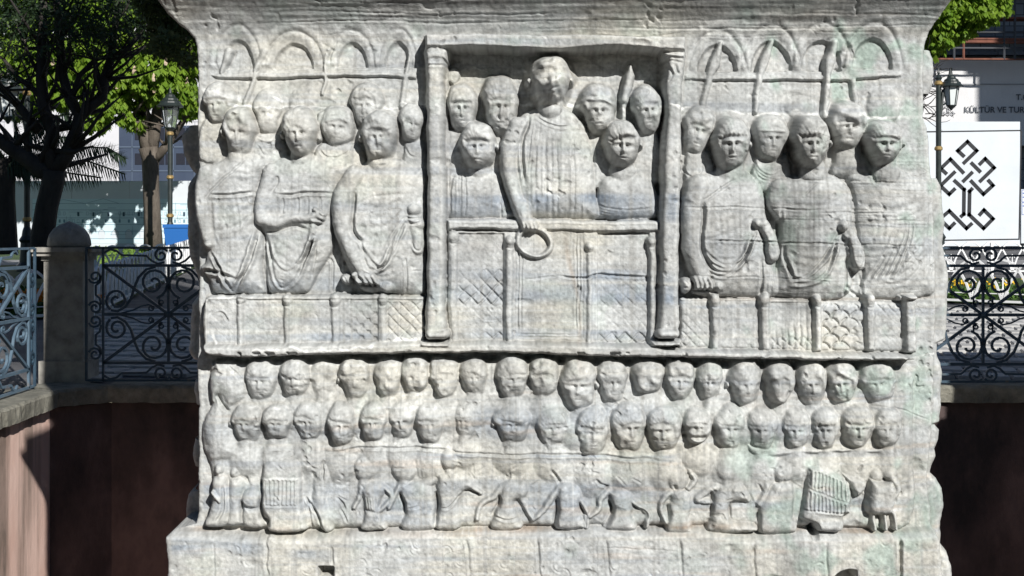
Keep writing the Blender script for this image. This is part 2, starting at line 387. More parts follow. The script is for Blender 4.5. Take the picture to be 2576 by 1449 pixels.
poly('D',[(1740,190),(1960,185),(2080,230),(2150,270),(2215,300),(2230,700),(2230,1000),(2215,1390),(1900,1395),(1700,1390),(1600,1310),(1570,1230),(1530,1150),(1480,1050),(1425,900),(1392,780),(1396,620),(1440,480),(1500,370),(1600,280)],BASE,46,44,f3,3)
limb('D',[(1600,350,95),(1500,520,98),(1480,680,92),(1510,860,85),(1590,1040,78),(1660,1170,72),(1730,1250,66)],24,40,f3,5)
groove('D',[(1610,470),(1605,600),(1595,750),(1610,860),(1690,950)],4.5,12,.5); 
for k_,q in enumerate(((1590,1225,1645,1300),(1650,1225,1700,1308),(1700,1235,1750,1312),(1760,1240,1800,1312))): limb('D',[(q[0],q[1],26),(q[2],q[3],19)],52,16,f3,2)
groove('D',[(1600,1320),(1700,1322),(1820,1322)],3,12,.1); blob('D',1525,1262,50,52,16,42,f3); groove('D',[(1500,1230),(1520,1260),(1530,1300)],1.6,4)
blob('D',1880,1330,85,60,20,34,f3)
for k_ in range(5): groove('D',[(1640+k_*14,900+k_*50),(1720,1050+k_*30),(1850,1150),(1960,1000-k_*30),(2060,760)],3.2,4.4,.9)
groove('D',[(2060,690),(2000,800),(1920,930),(1880,1010)],3,5); groove('D',[(1620,610),(1720,560),(1900,520),(2100,510)],3,1.5,.6)
for x0 in (1725,1825,1925,2010): groove('D',[(x0,700),(x0+3,780),(x0+1,860)],3.0,1.0)
limb('D',[(2135,800,70),(2160,900,72),(2155,990,62)],24,30,f3,3); blob('D',2125,645,58,66,30,34,f3); limb('D',[(2110,720,50),(2165,770,60)],30,26,f3)
groove('D',[(2070,715),(2130,730),(2200,720)],2,6); groove('D',[(2080,765),(2150,770),(2200,755)],2,5); groove('D',[(2110,930),(2140,990),(2190,1000),(2210,930)],2,4)
groove('D',[(2055,1050),(2060,1250),(2045,1390)],2.6,5); groove('D',[(2110,1185),(2200,1190)],2.2,4)
h_=part('head',f3); limb('D',[(1810,120,95),(1820,230,110)],14,36,f3,4); head('A',1890,1262,330,445,22,62,h_,yaw=.15,wear=.5,hair='cap',ear='l')
# ---- back row, right gallery
o=figure(); poly('C',[(300,1080),(470,1060),(530,1160),(540,1300),(400,1440),(290,1440)],2,18,16,o,4); groove('F',[(280,120),(310,190),(370,225),(440,190),(450,120)],2,4); groove('F',[(285,160),(330,215)],1.6,3)
h_=part('head',o,'tilted head with wavy hair'); head('C',413,890,262,405,6,36,h_,yaw=.12,wear=.08,hair='curly',tilt=.22)
o=part('head',figure()); blob('C',1285,705,145,100,-2,14,o,2)
o=part('head',figure()); blob('C',1995,690,150,165,-2,20,o,2)
o=figure(); poly('C',[(930,1100),(1150,1100),(1190,1180),(1190,1400),(880,1400),(890,1180)],2,18,16,o,4)
for k_ in range(3): groove('F',[(905,90+k_*28),(950,170+k_*28),(1050,215+k_*22),(1140,180+k_*20)],2,3.5)
h_=part('head',o,'head with double headband'); head('C',1038,955,300,375,10,42,h_,yaw=.0,wear=.2,hair='band',ear='')
o=figure(); limb('C',[(1700,1000,110),(1700,1160,130)],4,28,o,5); poly('C',[(1580,1120),(1840,1100),(1900,1280),(1560,1280)],2,20,18,o,4)
h_=part('head',o,'head with thick curled cap of hair'); head('C',1705,850,320,405,14,50,h_,yaw=-.02,wear=.12,hair='curly',ear='')
# ---- front row, right gallery
g1=figure('togate figure resting right fist on the parapet')
poly('F',[(540,185),(700,150),(820,180),(910,230),(970,300),(1010,400),(1030,560),(1070,700),(1110,860),(1110,1000),(1110,1262),(640,1265),(380,1250),(350,1100),(345,1050),(310,930),(275,800),(272,650),(278,520),(290,390),(345,285),(430,205)],BASE,50,52,g1,3)
limb('F',[(420,320,110),(370,480,96),(355,650,90),(365,820,86),(405,980,76),(450,1080,84)],26,40,g1,6)
groove('F',[(455,430),(460,600),(440,800),(470,930),(540,1040)],4.5,14,.4); groove('F',[(460,435),(560,370),(680,280),(760,245)],3,6)
for k_,x0 in enumerate((400,440,480,522)): limb('F',[(x0-18,1115,24),(x0,1150,24),(x0+3,1192,19)],50,22,g1,2)
groove('F',[(365,1205),(450,1212),(535,1202)],3,13,.1); blob('F',312,1168,50,72,18,46,g1); groove('F',[(290,1120),(320,1160),(340,1120)],1.8,4); blob('F',580,1165,58,62,18,40,g1)
for x0 in (600,650,720,800,860,700,760): groove('F',[(x0,560),(x0+4,700),(x0-8,880)],3.4,.8,.8)
for k_ in range(4): groove('F',[(450+k_*10,830+k_*55),(520,920+k_*45),(640,980+k_*30),(800,940),(880,760)],3.2,4.4,.9)
limb('F',[(990,640,55),(1040,760,66),(1070,870,70),(1065,910,62)],30,38,g1,3); blob('F',935,632,40,48,38,40,g1)
groove('F',[(920,690),(890,770),(850,860),(800,940)],3,6); groove('F',[(945,700),(985,770),(990,860),(1020,950)],3.5,11,.2); groove('F',[(965,940),(960,1100),(950,1260)],3.4,8)
for x0 in (1000,1040,1080): groove('F',[(x0,1000),(x0+4,1120),(x0,1250)],2,3)
h_=part('head',g1,'head with combed fringe'); limb('C',[(700,1170,95),(690,1260,130)],16,34,g1,4); head('C',705,1002,300,432,26,74,h_,yaw=-.12,wear=.18,hair='fringe',ear='r')
g2=figure('togate figure with dark weather stain')
poly('F',[(1190,220),(1400,200),(1560,205),(1680,265),(1745,370),(1762,520),(1760,650),(1780,800),(1760,1000),(1680,1262),(1112,1262),(1112,1050),(1140,900),(1148,700),(1120,600),(1060,520),(1032,390),(1080,300)],BASE,48,48,g2,3)
limb('F',[(1130,330,90),(1110,450,85),(1150,560,60)],20,30,g2,8)
for x0 in (1200,1260,1340,1440,1540,1230,1480): groove('F',[(x0,560),(x0+6,700),(x0-10,880)],3.4,.8,.8)
for k_ in range(5): groove('F',[(1180,900+k_*55),(1230,1090+k_*16),(1350,1090+k_*12),(1500,960+k_*20),(1600,780)],3.2,4.8,.9)
groove('F',[(1640,690),(1560,800),(1450,960),(1330,1080),(1180,1120)],3,6); groove('F',[(1150,520),(1130,700),(1150,760)],3.4,9,.2); groove('F',[(1175,810),(1172,950),(1200,1060)],3.4,9,.2); groove('F',[(1320,400),(1400,310),(1500,225)],2.8,5)
limb('F',[(1720,720,55),(1775,860,78),(1800,970,72)],28,40,g2,3); blob('F',1665,655,50,52,38,40,g2); limb('F',[(1690,735,32),(1740,745,32)],44,22,g2)
groove('F',[(1690,770),(1715,870),(1730,960),(1760,1020)],3,9,.2); groove('F',[(1800,850),(1830,930),(1800,1010)],2,4); groove('F',[(1688,900),(1686,1080),(1676,1270)],3.6,10,.2)
h_=part('head',g2,'head with straight fringe, face half in shade'); limb('C',[(1380,1150,100),(1400,1270,130)],14,34,g2,4); head('C',1392,985,322,440,28,78,h_,yaw=-.12,wear=.2,hair='fringe',ear='r')
g3=figure('rightmost togate figure with open V neck')
poly('F',[(1700,240),(1760,180),(1900,150),(2140,160),(2280,220),(2400,290),(2425,420),(2420,700),(2440,1000),(2440,1245),(1840,1265),(1860,1050),(1800,700),(1770,400)],2,34,60,g3,3)
groove('F',[(1880,180),(1915,220),(1950,290),(2040,240),(2140,175)],3,6); groove('F',[(1925,225),(1945,270)],2,6,.1)
for k_ in range(5): groove('F',[(1880+k_*60,1140-k_*10),(2000+k_*55,960-k_*30),(2080+k_*45,820-k_*50),(2140+k_*30,620)],3.4,4.8,.9)
for x0 in (1960,2020,2100,2180): groove('F',[(x0,560),(x0-4,680),(x0-20,780)],3.2,1.1,.8)
groove('F',[(1690,1160),(1750,1210),(1830,1262)],3,6,.3); groove('F',[(1835,1060),(1838,1250)],2.6,5)
h_=part('head',g3,'head turned aside with ear showing'); limb('C',[(2010,1130,105),(2020,1250,130)],10,34,g3,4); head('C',2018,992,318,378,24,74,h_,yaw=-.2,wear=.3,hair='cap',ear='r')
def drape(crop,x0,y0,x1,y1,n,dx,dy,sag,dep=2.6,wd=4.2):
    for i_ in range(n):
        jx,jy=rng.uniform(-8,8),rng.uniform(-8,8)
        a_=(x0+dx*i_+jx,y0+dy*i_+jy); b_=(x1+dx*i_*.6-jx,y1+dy*i_*.7); m_=((a_[0]+b_[0])/2+sag*.3,(a_[1]+b_[1])/2+sag)
        groove(crop,[a_,m_,b_],wd*rng.uniform(.8,1.5),dep*rng.uniform(.2,.8),.9,h=50)
drape('D',330,560,740,420,5,10,95,50); drape('D',830,560,1400,420,2,0,40,20,1.8); drape('D',830,900,1380,1000,3,10,90,120)
drape('D',1640,620,2060,520,3,0,90,60); drape('D',1600,1000,2050,900,4,20,70,110); drape('D',520,250,780,230,3,-20,60,40,2)
drape('F',460,560,960,330,3,-5,110,70); drape('F',470,900,900,820,4,20,60,90); drape('F',1200,470,1720,380,3,-10,120,60); drape('F',1200,900,1620,760,4,10,80,110)
drape('F',1850,480,2380,420,4,0,130,60); drape('F',1960,900,2400,700,4,10,90,90); drape('B',880,900,1000,1000,4,-10,150,40,2,3.4); drape('E',1360,200,1760,180,2,0,60,30,1.8); drape('E',300,200,700,190,3,0,70,40,1.8)
# ---- imperial box (recess, people, parapet, frame)
rc=part('recess_wall'); 
a=T('B',330,235,0); b=T('B',2240,1900,0); w_=win(a[0],a[1],b[0],b[1]); H[w_]-=32; OWN[w_]=rc
o=figure(); poly('B',[(320,930),(520,940),(560,1100),(560,1400),(310,1400)],-18,16,14,o,4)
h_=part('head',o,'head with long hair in the corner of the box'); head('B',432,722,258,425,-18,50,h_,yaw=.1,wear=.08,hair='veil')
o=figure(); poly('B',[(640,930),(850,930),(870,1400),(600,1400)],-20,18,14,o,4)
h_=part('head',o); head('B',770,705,305,505,-18,58,h_,yaw=.22,wear=.4,hair='cap')
o=figure(); poly('B',[(1540,930),(1760,950),(1750,1400),(1500,1400)],-20,18,14,o,4)
h_=part('head',o); head('B',1660,742,335,445,-18,64,h_,yaw=-.05,wear=.3,hair='band')
o=figure(); poly('B',[(2000,920),(2180,920),(2210,1400),(1960,1400)],-20,16,14,o,4)
h_=part('head',o,'shaded head beside the right column'); head('B',2100,738,265,430,-18,60,h_,yaw=.0,wear=.35,hair='cap',tilt=-.1)
o=part('carved_spear'); limb('B',[(1935,370,20),(1935,450,48),(1915,560,50),(1895,670,42)],-22,32,o,2,sm=False); limb('B',[(1890,690,30),(1880,850,26)],-22,20,o,2,sm=False)
blob('B',370,450,60,75,-22,10,rc); 
seat1=figure('seated figure with chipped forehead, left of the tall central figure')
poly('E',[(255,140),(290,90),(370,60),(480,45),(600,60),(655,120),(690,220),(720,330),(745,410),(250,410)],-16,42,36,seat1,3)
for x0,x1 in ((300,262),(330,320),(350,335),(375,372)): groove('E',[(x0,60),(x1+6,200),(x1,390)],2.2,4,.7)
groove('E',[(630,290),(636,400)],2.6,7,.2); groove('E',[(280,90),(360,130),(450,140)],1.8,2)
h_=part('head',seat1); limb('B',[(590,1200,80),(590,1290,100)],-10,34,seat1,4); head('B',580,1062,325,418,-6,74,h_,yaw=-.05,wear=.42,hair='cap',ear='r')
seat2=figure('seated figure in right of box with split forehead')
poly('E',[(1335,408),(1338,250),(1345,160),(1370,105),(1450,80),(1600,75),(1710,105),(1765,190),(1782,408)],-16,48,40,seat2,3)
for k_ in range(5): groove('E',[(1340,300+k_*22),(1450,330+k_*18),(1600,342+k_*14),(1770,330+k_*16)],2.2,2.6,.9)
h_=part('head',seat2); limb('B',[(1870,1200,90),(1870,1300,130)],-10,34,seat2,4); head('B',1873,1050,335,424,-6,80,h_,yaw=-.02,wear=.2,hair='cap',ear='r')
groove('B',[(1820,980),(1840,1040),(1838,1110)],2.4,9,.1)
emp=figure('tall central figure holding a wreath')
poly('B',[(1110,735),(1300,715),(1400,755),(1500,830),(1575,950),(1600,1100),(1620,1300),(1640,1500),(1640,1735),(1090,1735),(1010,1760),(960,1700),(880,1560),(830,1400),(800,1250),(790,1130),(820,1000),(880,880),(960,785)],-16,58,50,emp,3)
limb('B',[(930,880,80),(870,1050,82),(850,1230,80),(880,1420,74),(930,1580,66),(1000,1730,60),(1060,1800,62)],14,42,emp,6)
limb('B',[(1220,640,108),(1220,740,115)],0,46,emp,5,sm=False)
h_=part('head',emp,'large battered head with close cap'); head('B',1220,472,360,440,4,84,h_,yaw=.0,wear=.62,hair='bald',ear='lr',eye=.5)
groove('B',[(1080,400),(1130,350),(1230,330),(1350,370)],2.4,4,.6); groove('B',[(1120,560),(1200,590),(1320,570)],2.4,2,.6)
groove('B',[(1035,790),(1020,900),(980,1000),(975,1150),(990,1300),(1000,1420)],3.6,11,.5); groove('B',[(1100,820),(1180,870),(1290,905),(1390,900)],2.4,4.5,.9)
for x0 in (1060,1090,1110,1130): groove('B',[(x0,840),(x0-8,1000),(x0-30,1200),(x0-40,1400)],2,3.2,.6)
for i_ in range(11):
    x0=1100+i_*50+rng.uniform(-14,14); groove('B',[(x0-8,940+rng.uniform(-40,60)),(x0,1180),(x0+rng.uniform(-6,6),1480),(x0+rng.uniform(-8,8),1600),(x0,1735)],rng.uniform(2.4,4.2),rng.uniform(1.0,3.0),.8)
groove('B',[(1330,680),(1320,760),(1290,820)],1.8,3.5)
# parapet of the box
par=part('box_parapet'); rect('E',248,490,1792,1345,26,par,R=6,base=-10)
a=T('E',320,505,20); b=T('E',660,1300,20)
pan=part('lattice_panel'); pan2=part('lattice_panel'); midp=part('plain_panel')
for (x0,x1,oo) in ((325,655,pan),(1345,1705,pan2)):
    a=T('E',x0,515,20); b=T('E',x1,1318,20); w_=win(a[0],a[1],b[0],b[1]); H[w_]-=9; OWN[w_]=oo
    for (ya,yb,dp) in ((770,1045,8),(1045,1225,1.6),(1225,1318,7),(520,770,1.5)): lattice('E',x0,ya,x1,yb,100,dp,17)
a=T('E',745,510,20); b=T('E',1235,1262,20); w_=win(a[0],a[1],b[0],b[1]); H[w_]-=3; OWN[w_]=midp
for q in (((765,560),(765,1250)),((785,560),(785,1230)),((1190,480),(1190,1240)),((1210,500),(1210,1240)),((745,1262),(1240,1262)),((760,1245),(1200,1245))): groove('E',q,1.8,4.5,.6,h=24,sm=False)
def herm(crop,x,y0,y1,r,h,dep,hd=True):
    o=part('herm_post'); poly(crop,[(x-r,y0),(x+r,y0),(x+r*1.05,y1),(x-r*.75,y1)],h-6,dep,9,o,1,sm=False)
    if hd: blob(crop,x,y0+r*.2,r*1.15,r*1.35,h,dep*1.15,o,2); groove(crop,[(x-r*.8,y0+r*1.6),(x,y0+r*1.75),(x+r*.8,y0+r*1.6)],1.8,4)
    return o
herm('E',292,530,1320,34,20,18); herm('E',698,560,1318,34,20,26); herm('E',1282,600,1318,28,20,22); herm('E',1735,560,1325,30,20,24)
rail=part('box_rail'); poly('E',[(245,412),(760,408),(1000,414),(1792,418),(1794,500),(1400,502),(1000,498),(640,492),(340,488),(248,500)],10,27,8,rail,0,sm=False)
groove('E',[(345,496),(500,498),(640,494)],3.2,12,.1,h=40,sm=False); groove('E',[(1400,508),(1600,504),(1720,502)],3.2,12,.1,h=40,sm=False); groove('E',[(250,448),(1790,455)],1.6,1.5,.5,h=48,sm=False)
wr=part('wreath'); 
cu,cv=T('E',882,575,55); s_=.3472; w_=win(cu-70,cv-60,cu+70,cv+60); X=UW[w_]-cu; Y=VW[w_]-cv; c_,n_=math.cos(.35),math.sin(.35); X,Y=X*c_+Y*n_,-X*n_+Y*c_
q_=np.sqrt((X/(125*s_))**2+(Y/(98*s_))**2); dd=np.abs(q_-1)*105*s_/ ((22+3.5*NZ16[w_])*s_); put(w_, 22+20*np.sqrt(np.clip(1-dd**2.2,0,1)), dd<1, wr, 1); inn=(q_<.80); tmp=H[w_]; tmp[inn]=np.minimum(tmp[inn],26); H[w_]=tmp
limb('E',[(800,330,60),(815,420,50),(850,450,44),(880,465,36)],24,36,emp,3)
for k_ in range(4): limb('E',[(800+k_*26,440,13),(808+k_*28,478,11)],50,12,emp,1)
# frame of the box
FH=82
lint=part('box_lintel'); poly('B',[(100,78),(600,70),(1200,75),(2440,90),(2440,235),(2200,238),(2000,205),(1700,208),(1300,238),(1000,232),(700,218),(480,208),(300,222),(105,215)],-24,FH+24,8,lint,0,sm=False)
def column(pts,o,h=FH-8):
    pass
colL=part('box_column'); limb('B',[(215,240,118),(210,330,98),(205,480,84),(208,800,84),(205,1300,84)],-24,FH+14,colL,0,sm=False,pw=4.5)
limb('E',[(175,40,68),(172,400,68),(172,900,70),(167,1100,76),(165,1190,82)],-4,FH-4,colL,0,sm=False,pw=4.5)
rect('B',112,222,318,330,FH-4,colL,R=12,base=-20)
colR=part('box_column'); limb('B',[(2345,240,100),(2340,420,90),(2320,520,92),(2320,900,80),(2305,1300,88)],-24,FH+10,colR,0,sm=False,pw=4.5)
limb('E',[(1872,40,70),(1865,400,72),(1860,900,76),(1856,1100,82),(1852,1180,86)],-4,FH-8,colR,0,sm=False,pw=4.5)
rect('B',2235,232,2435,300,FH-4,colR,R=10,base=-20)
for cx_,cc in ((165,colL),(1850,colR)):
    limb('E',[(cx_-45,1240,38),(cx_+55,1240,38)],30,62,cc,1,sm=False); rect('E',cx_-118,1290,cx_+100,1335,88,cc,R=6,base=20)
groove('B',[(110,345),(220,352),(310,348)],2,5,h=90); groove('B',[(2245,310),(2320,300),(2430,312)],2,4,h=90)
for q in (((2270,330),(2330,420),(2290,500)),((2350,330),(2380,420))): groove('B',q,3,5,.6,h=90)
# ---- balustrades and slab edge
bl=part('balustrade'); poly('G',[(240,100),(280,72),(700,60),(1400,62),(2060,70),(2062,480),(1400,500),(240,500),(225,300)],20,26,14,bl,0,sm=False)
br=part('balustrade'); poly('H',[(248,88),(900,90),(1400,100),(2060,125),(2210,110),(2215,540),(1500,535),(250,515)],14,22,12,br,0,sm=False)
def panel(crop,x0,y0,x1,y1,kind,pitch,dep,h):
    o=part({'diamond':'lattice_panel','scale':'scale_panel','hex':'scale_panel','flute':'fluted_panel','meander':'plain_panel'}[kind])
    a=T(crop,x0,y0,h); b=T(crop,x1,y1,h); w_=win(a[0],a[1],b[0],b[1]); H[w_]-=7; OWN[w_]=o
    lattice(crop,x0,y0,x1,y1,pitch,dep,h,kind)
panel('G',275,105,512,482,'diamond',88,6.5,40); panel('G',575,105,905,482,'scale',118,6,40); panel('G',975,110,1300,478,'meander',66,2.6,40)
panel('G',1370,110,1680,470,'hex',112,6,40); panel('G',1745,110,2045,460,'diamond',100,4.5,40)
groove('G',[(340,215),(400,220),(440,290)],2.4,5)
for x0,r_ in ((540,30),(930,34),(1325,38),(1712,34)): herm('G',x0,95,492,r_,44,12)
groove('G',[(250,95),(700,98),(1280,100),(2050,102)],2,4,.2,h=44,sm=False)
panel('H',262,110,500,500,'diamond',84,5,32); panel('H',590,112,905,520,'hex',118,4.5,32); panel('H',1000,125,1345,520,'flute',48,5,32)
panel('H',1420,125,1785,525,'scale',160,8,32); panel('H',1870,130,2085,530,'diamond',86,6.5,32)
lattice('H',990,400,1345,520,90,4,28)
for x0,r_ in ((540,38),(955,40),(1388,34),(1828,40)): herm('H',x0,95,525,r_,36,20)
o=herm('H',2165,80,545,52,34,26,False); rect('H',2120,62,2230,100,70,o,R=6,base=20); rect('H',2062,65,2118,108,34,br,R=4,base=10)
slab=part('slab_edge')
poly('V',[(509,866),(530,868),(700,864),(1000,858),(1060,857),(1640,866),(1700,880),(2000,884),(2240,890),(2306,893),(2303,908),(2200,911),(2000,907),(1800,905),(1640,900),(1400,896),(1200,887),(1040,890),(900,893),(800,894),(700,900),(560,900),(528,898),(512,888)],6,74,9,slab,0,sm=False)
ch=NZ16*6+NZ8*3; m=(OWN==slab)&(V>892-4); 
# chips out of the lower edge
w_=win(500,872,2320,925); cc=(OWN[w_]==slab)&(NZ16[w_]+.6*NZ8[w_]>1.25)&(V[w_]>880); t_=H[w_]; t_[cc]-=14; H[w_]=t_
# ---- lower register: raised mass, two rows of spectators, dancers and musicians
mass=part('lower_field'); 
poly('V',[(530,912),(800,904),(1040,900),(1640,912),(2200,925),(2290,930),(2300,1000),(2298,1100),(2290,1320),(2100,1326),(1500,1324),(900,1330),(560,1326),(530,1300),(536,1215),(527,1160),(512,1130),(508,1085),(517,1050),(532,1020),(527,970),(526,935)],0,26,24,mass,0)
groove('V',[(500,902),(700,908),(1040,898),(1300,898),(1640,911),(2000,918),(2290,915)],5,14,0,h=10,sm=False)
def chead(crop,x,y,wd,ht,yaw=-.2,wear=.4,hair='cap',base=16,depth=48,tilt=0,ear='',eye=1.0,label=None):
    o=part('carved_head',None,label); blob(crop,x+wd*.02,y+ht*.95,wd*.60,ht*.46,14,28,o,2.0,k=6); limb(crop,[(x,y+ht*.38,wd*.27),(x+4,y+ht*.66,wd*.36)],base-4,26,o,6,sm=False)
    yaw+=rng.uniform(-.35,.35); wear=min(1,wear*rng.uniform(.6,1.35)); tilt+=rng.uniform(-.06,.06)
    head(crop,x,y,wd,ht,base,depth*rng.uniform(.74,1.0),o,yaw=yaw,wear=wear,hair=hair,tilt=tilt,ear=ear,eye=eye)
    for _ in range(int(rng.integers(1,4))):
        a_=rng.uniform(0,6.3); cu,cv=T(crop,x+wd*.36*math.cos(a_),y+ht*.36*math.sin(a_),base+depth*.6); q=rng.uniform(4,9); w_=win(cu-q*2,cv-q*2,cu+q*2,cv+q*2)
        d_=np.hypot(UW[w_]-cu,(VW[w_]-cv)*rng.uniform(.7,1.6))/q; H[w_]-=rng.uniform(3,8)*np.clip(1-d_+.25*NZ8[w_],0,1)**.6*(OWN[w_]==o)
    return o
lump=part('carved_figure',None,'worn bulky shape at the left end')
poly('G',[(320,615),(480,610),(560,700),(590,850),(560,930),(450,1000),(440,1030),(350,900),(300,960),(275,880),(268,760)],10,44,32,lump,4)
poly('G',[(300,985),(350,930),(430,1020),(460,1180),(520,1300),(620,1380),(600,1449),(330,1449),(270,1400),(235,1250),(245,1100)],10,36,34,lump,5)
groove('G',[(345,890),(380,960),(440,1030)],3.5,10,.4); groove('G',[(440,650),(500,700),(560,780)],3,5)
chead('G',705,765,268,330,.1,.45,'cap'); chead('G',985,750,250,318,-.1,.45,'cap'); chead('G',1225,765,240,330,-.2,.95,'none',depth=36,eye=.2,label='broken head')
chead('G',1475,752,245,345,.15,.75,'curly',ear='l',eye=.4); chead('G',1758,745,230,335,0,1,'none',eye=.1,label='faceless head'); chead('G',1980,730,225,318,.3,.8,'bald',eye=.5)
chead('I',285,460,275,360,-.55,.7,'cap'); chead('I',545,455,265,340,.3,.6,'cap',ear='l',eye=.6); chead('I',888,462,290,375,.1,.6,'cap',eye=.7)
chead('I',1170,460,285,350,.1,.7,'cap',ear='l',eye=.5); chead('I',1480,525,335,440,-.15,.35,'cap',ear='r',depth=60); chead('I',1785,500,270,385,.2,.5,'cap',ear='l')
chead('I',2105,455,300,300,.3,1,'none',eye=.05,label='head with the face sheared away'); chead('I',2390,492,270,360,.0,.4,'curly')
chead('H',497,772,225,330,-.05,.5,'cap'); chead('H',795,790,265,375,-.1,.55,'bald',ear='l'); chead('H',1080,790,240,350,.0,.75,'cap',eye=.6)
chead('H',1350,788,262,365,-.05,.45,'cap'); chead('H',1603,785,262,345,-.05,.5,'curly'); chead('H',1902,787,305,350,-.1,.5,'cap')
chead('G',590,1122,260,325,.0,.55,'cap',ear='l',depth=44); chead('G',838,1122,262,292,-.1,.5,'cap'); chead('G',1100,1110,245,315,.0,.5,'cap')
chead('G',1370,1138,240,355,-.1,.4,'cap'); chead('G',1635,1118,230,340,.1,.5,'cap'); chead('G',1868,1100,230,312,.15,.55,'bald'); chead('G',2112,1128,248,360,.1,.85,'cap',eye=.4)
chead('I',475,848,215,320,-.35,.4,'cap',depth=34); chead('I',890,880,320,340,.25,.5,'cap',ear='l',depth=38); chead('I',1245,905,300,360,.15,.35,'fringe',depth=42)
chead('I',1603,948,310,435,.05,.6,'fringe',depth=56,eye=.4); chead('I',1925,908,320,440,.2,.4,'cap',depth=48); chead('I',2243,925,315,410,-.05,.3,'cap',depth=52)
o=chead('H',397,1150,258,300,-.05,.5,'cap',eye=1.2,label='head broken off below the nose'); groove('H',[(255,1220),(330,1225),(400,1240),(470,1235)],4,12,.2)
chead('H',660,1160,275,375,.0,.35,'cap',depth=50); chead('H',935,1168,258,365,-.05,.4,'cap',ear='l'); chead('H',1213,1165,245,330,-.05,.6,'cap')
chead('H',1457,1160,245,365,-.05,.45,'cap'); chead('H',1728,1155,275,355,-.05,.3,'cap',ear='l',depth=54); chead('H',1970,1175,255,345,-.05,.5,'bald',depth=50)
cl=part('cloth_edge')
poly('V',[(1880,1115),(1960,1128),(2040,1122),(2120,1125),(2230,1128),(2232,1140),(2100,1138),(1990,1146),(1920,1152),(1890,1140)],18,20,12,cl,2)
groove('V',[(780,1140),(1000,1125),(1250,1142),(1500,1145),(1700,1160)],3,4,.8,h=20); groove('V',[(2185,1020),(2260,1030),(2345,1058)],1.6,3,.6,h=20)
MB_=18
def mus(label=None): return part('carved_figure',None,label)
o=mus(); poly('J',[(470,380),(560,350),(620,400),(640,600),(600,830),(390,840),(430,700),(465,560),(455,450)],MB_,30,20,o,3); limb('J',[(470,520,24),(540,600,22)],40,16,o,2); groove('J',[(585,430),(580,560),(570,680),(500,800)],3.2,9,.3); blob('J',540,300,50,62,MB_,24,o)
o=mus(); poly('J',[(640,390),(740,380),(760,500),(740,650),(750,820),(600,830),(610,680),(620,500)],MB_,28,18,o,3); groove('J',[(735,600),(745,720),(745,810)],3,9,.2); blob('J',690,330,48,58,MB_,22,o)
o=mus(); blob('J',835,575,100,105,MB_,34,o); poly('J',[(760,640),(900,660),(935,780),(920,850),(750,830)],MB_,26,18,o,3); groove('J',[(730,600),(790,650),(860,670)],3,8,.2); groove('J',[(775,370),(800,440)],3,7,.2)
org=part('carved_organ',None,'worn pipe organ, left'); poly('J',[(940,240),(1020,205),(1200,200),(1290,240),(1300,380),(1310,640),(1340,760),(1330,885),(1000,885),(985,780),(940,720),(915,640),(918,380)],MB_,36,14,org,1)
for k_ in range(9): groove('J',[(965+k_*38,402),(963+k_*38,520),(962+k_*38,625)],1.7,2.6,.8,h=48,sm=False,taper=False)
groove('J',[(905,385),(935,500),(910,640),(930,760),(985,790),(995,850)],4.2,14,.1); groove('J',[(930,640),(1300,635)],2,3,.8,h=48,sm=False); groove('J',[(925,390),(1290,395)],2.4,-1.5,.2,h=48,sm=False)
o=mus('worn figure with slanting staff'); poly('J',[(1380,280),(1480,240),(1560,290),(1580,420),(1540,560),(1560,700),(1600,870),(1490,880),(1440,740),(1400,560),(1410,420)],MB_,20,18,o,4); groove('J',[(1490,250),(1500,330),(1495,410)],2.6,7); groove('J',[(1340,560),(1400,660),(1450,740),(1495,880)],3,8,.4); groove('J',[(1365,590),(1370,720),(1400,880)],2.6,6)
groove('J',[(1630,570),(1680,630),(1700,690)],2.6,8,.2); groove('J',[(1660,680),(1700,770),(1720,820)],2.2,5)
def dancer(crop,hx,hy,hr,body,arms,skirt=None,label=None,hd=32,dep=32):
    o=mus(label); poly(crop,body,MB_,dep,22,o,5)
    if skirt: poly(crop,skirt,MB_,dep-2,18,o,2)
    for a_ in arms: limb(crop,a_,MB_-2,24,o,5)
    if hr:
        h_=part('head',o); blob(crop,hx,hy,hr,hr*1.12,MB_,hd,h_,2.4)
        limb(crop,[(hx,hy+hr*.8,hr*.5),(hx,hy+hr*1.5,hr*.55)],MB_-2,24,o,3,sm=False)
    return o
o=dancer('J',1885,300,108,[(1890,430),(2050,420),(2090,500),(2040,600),(2010,730),(1900,700),(1880,600),(1850,500)],[[(1870,470,28),(1835,580,26),(1790,670,24)],[(2080,470,30),(2150,560,28),(2010,700,26)]],[(1890,680),(2020,700),(2070,800),(2080,875),(1860,875),(1880,780)])
for k_ in range(5): groove('J',[(1895+k_*24,560),(1900+k_*24,640),(1925+k_*18,730)],2,4,.7)
o=dancer('J',2262,298,118,[(2220,440),(2400,420),(2540,480),(2560,700),(2550,870),(2250,870),(2270,700),(2230,560)],[[(2230,450,30),(2170,560,28),(2120,660,24)],[(2420,440,34),(2500,430,36),(2560,400,34)]]); groove('J',[(2225,530),(2265,620),(2250,720)],4,11,.2)
o=dancer('K',350,215,92,[(240,340),(430,330),(560,400),(580,480),(480,520),(430,640),(440,860),(205,862),(230,700),(225,560),(215,440)],[[(200,400,34),(110,430,32),(70,470,30),(200,495,26)],[(520,430,34),(640,520,26)]]); groove('K',[(215,510),(235,600),(230,680),(205,860)],4.6,14,.1); groove('K',[(260,670),(340,650),(430,560),(480,505)],2,4,.8)
groove('K',[(480,506),(540,505),(630,542)],2.6,8,.1)
for (x0,label) in ((0,None),(530,None)):
    pass
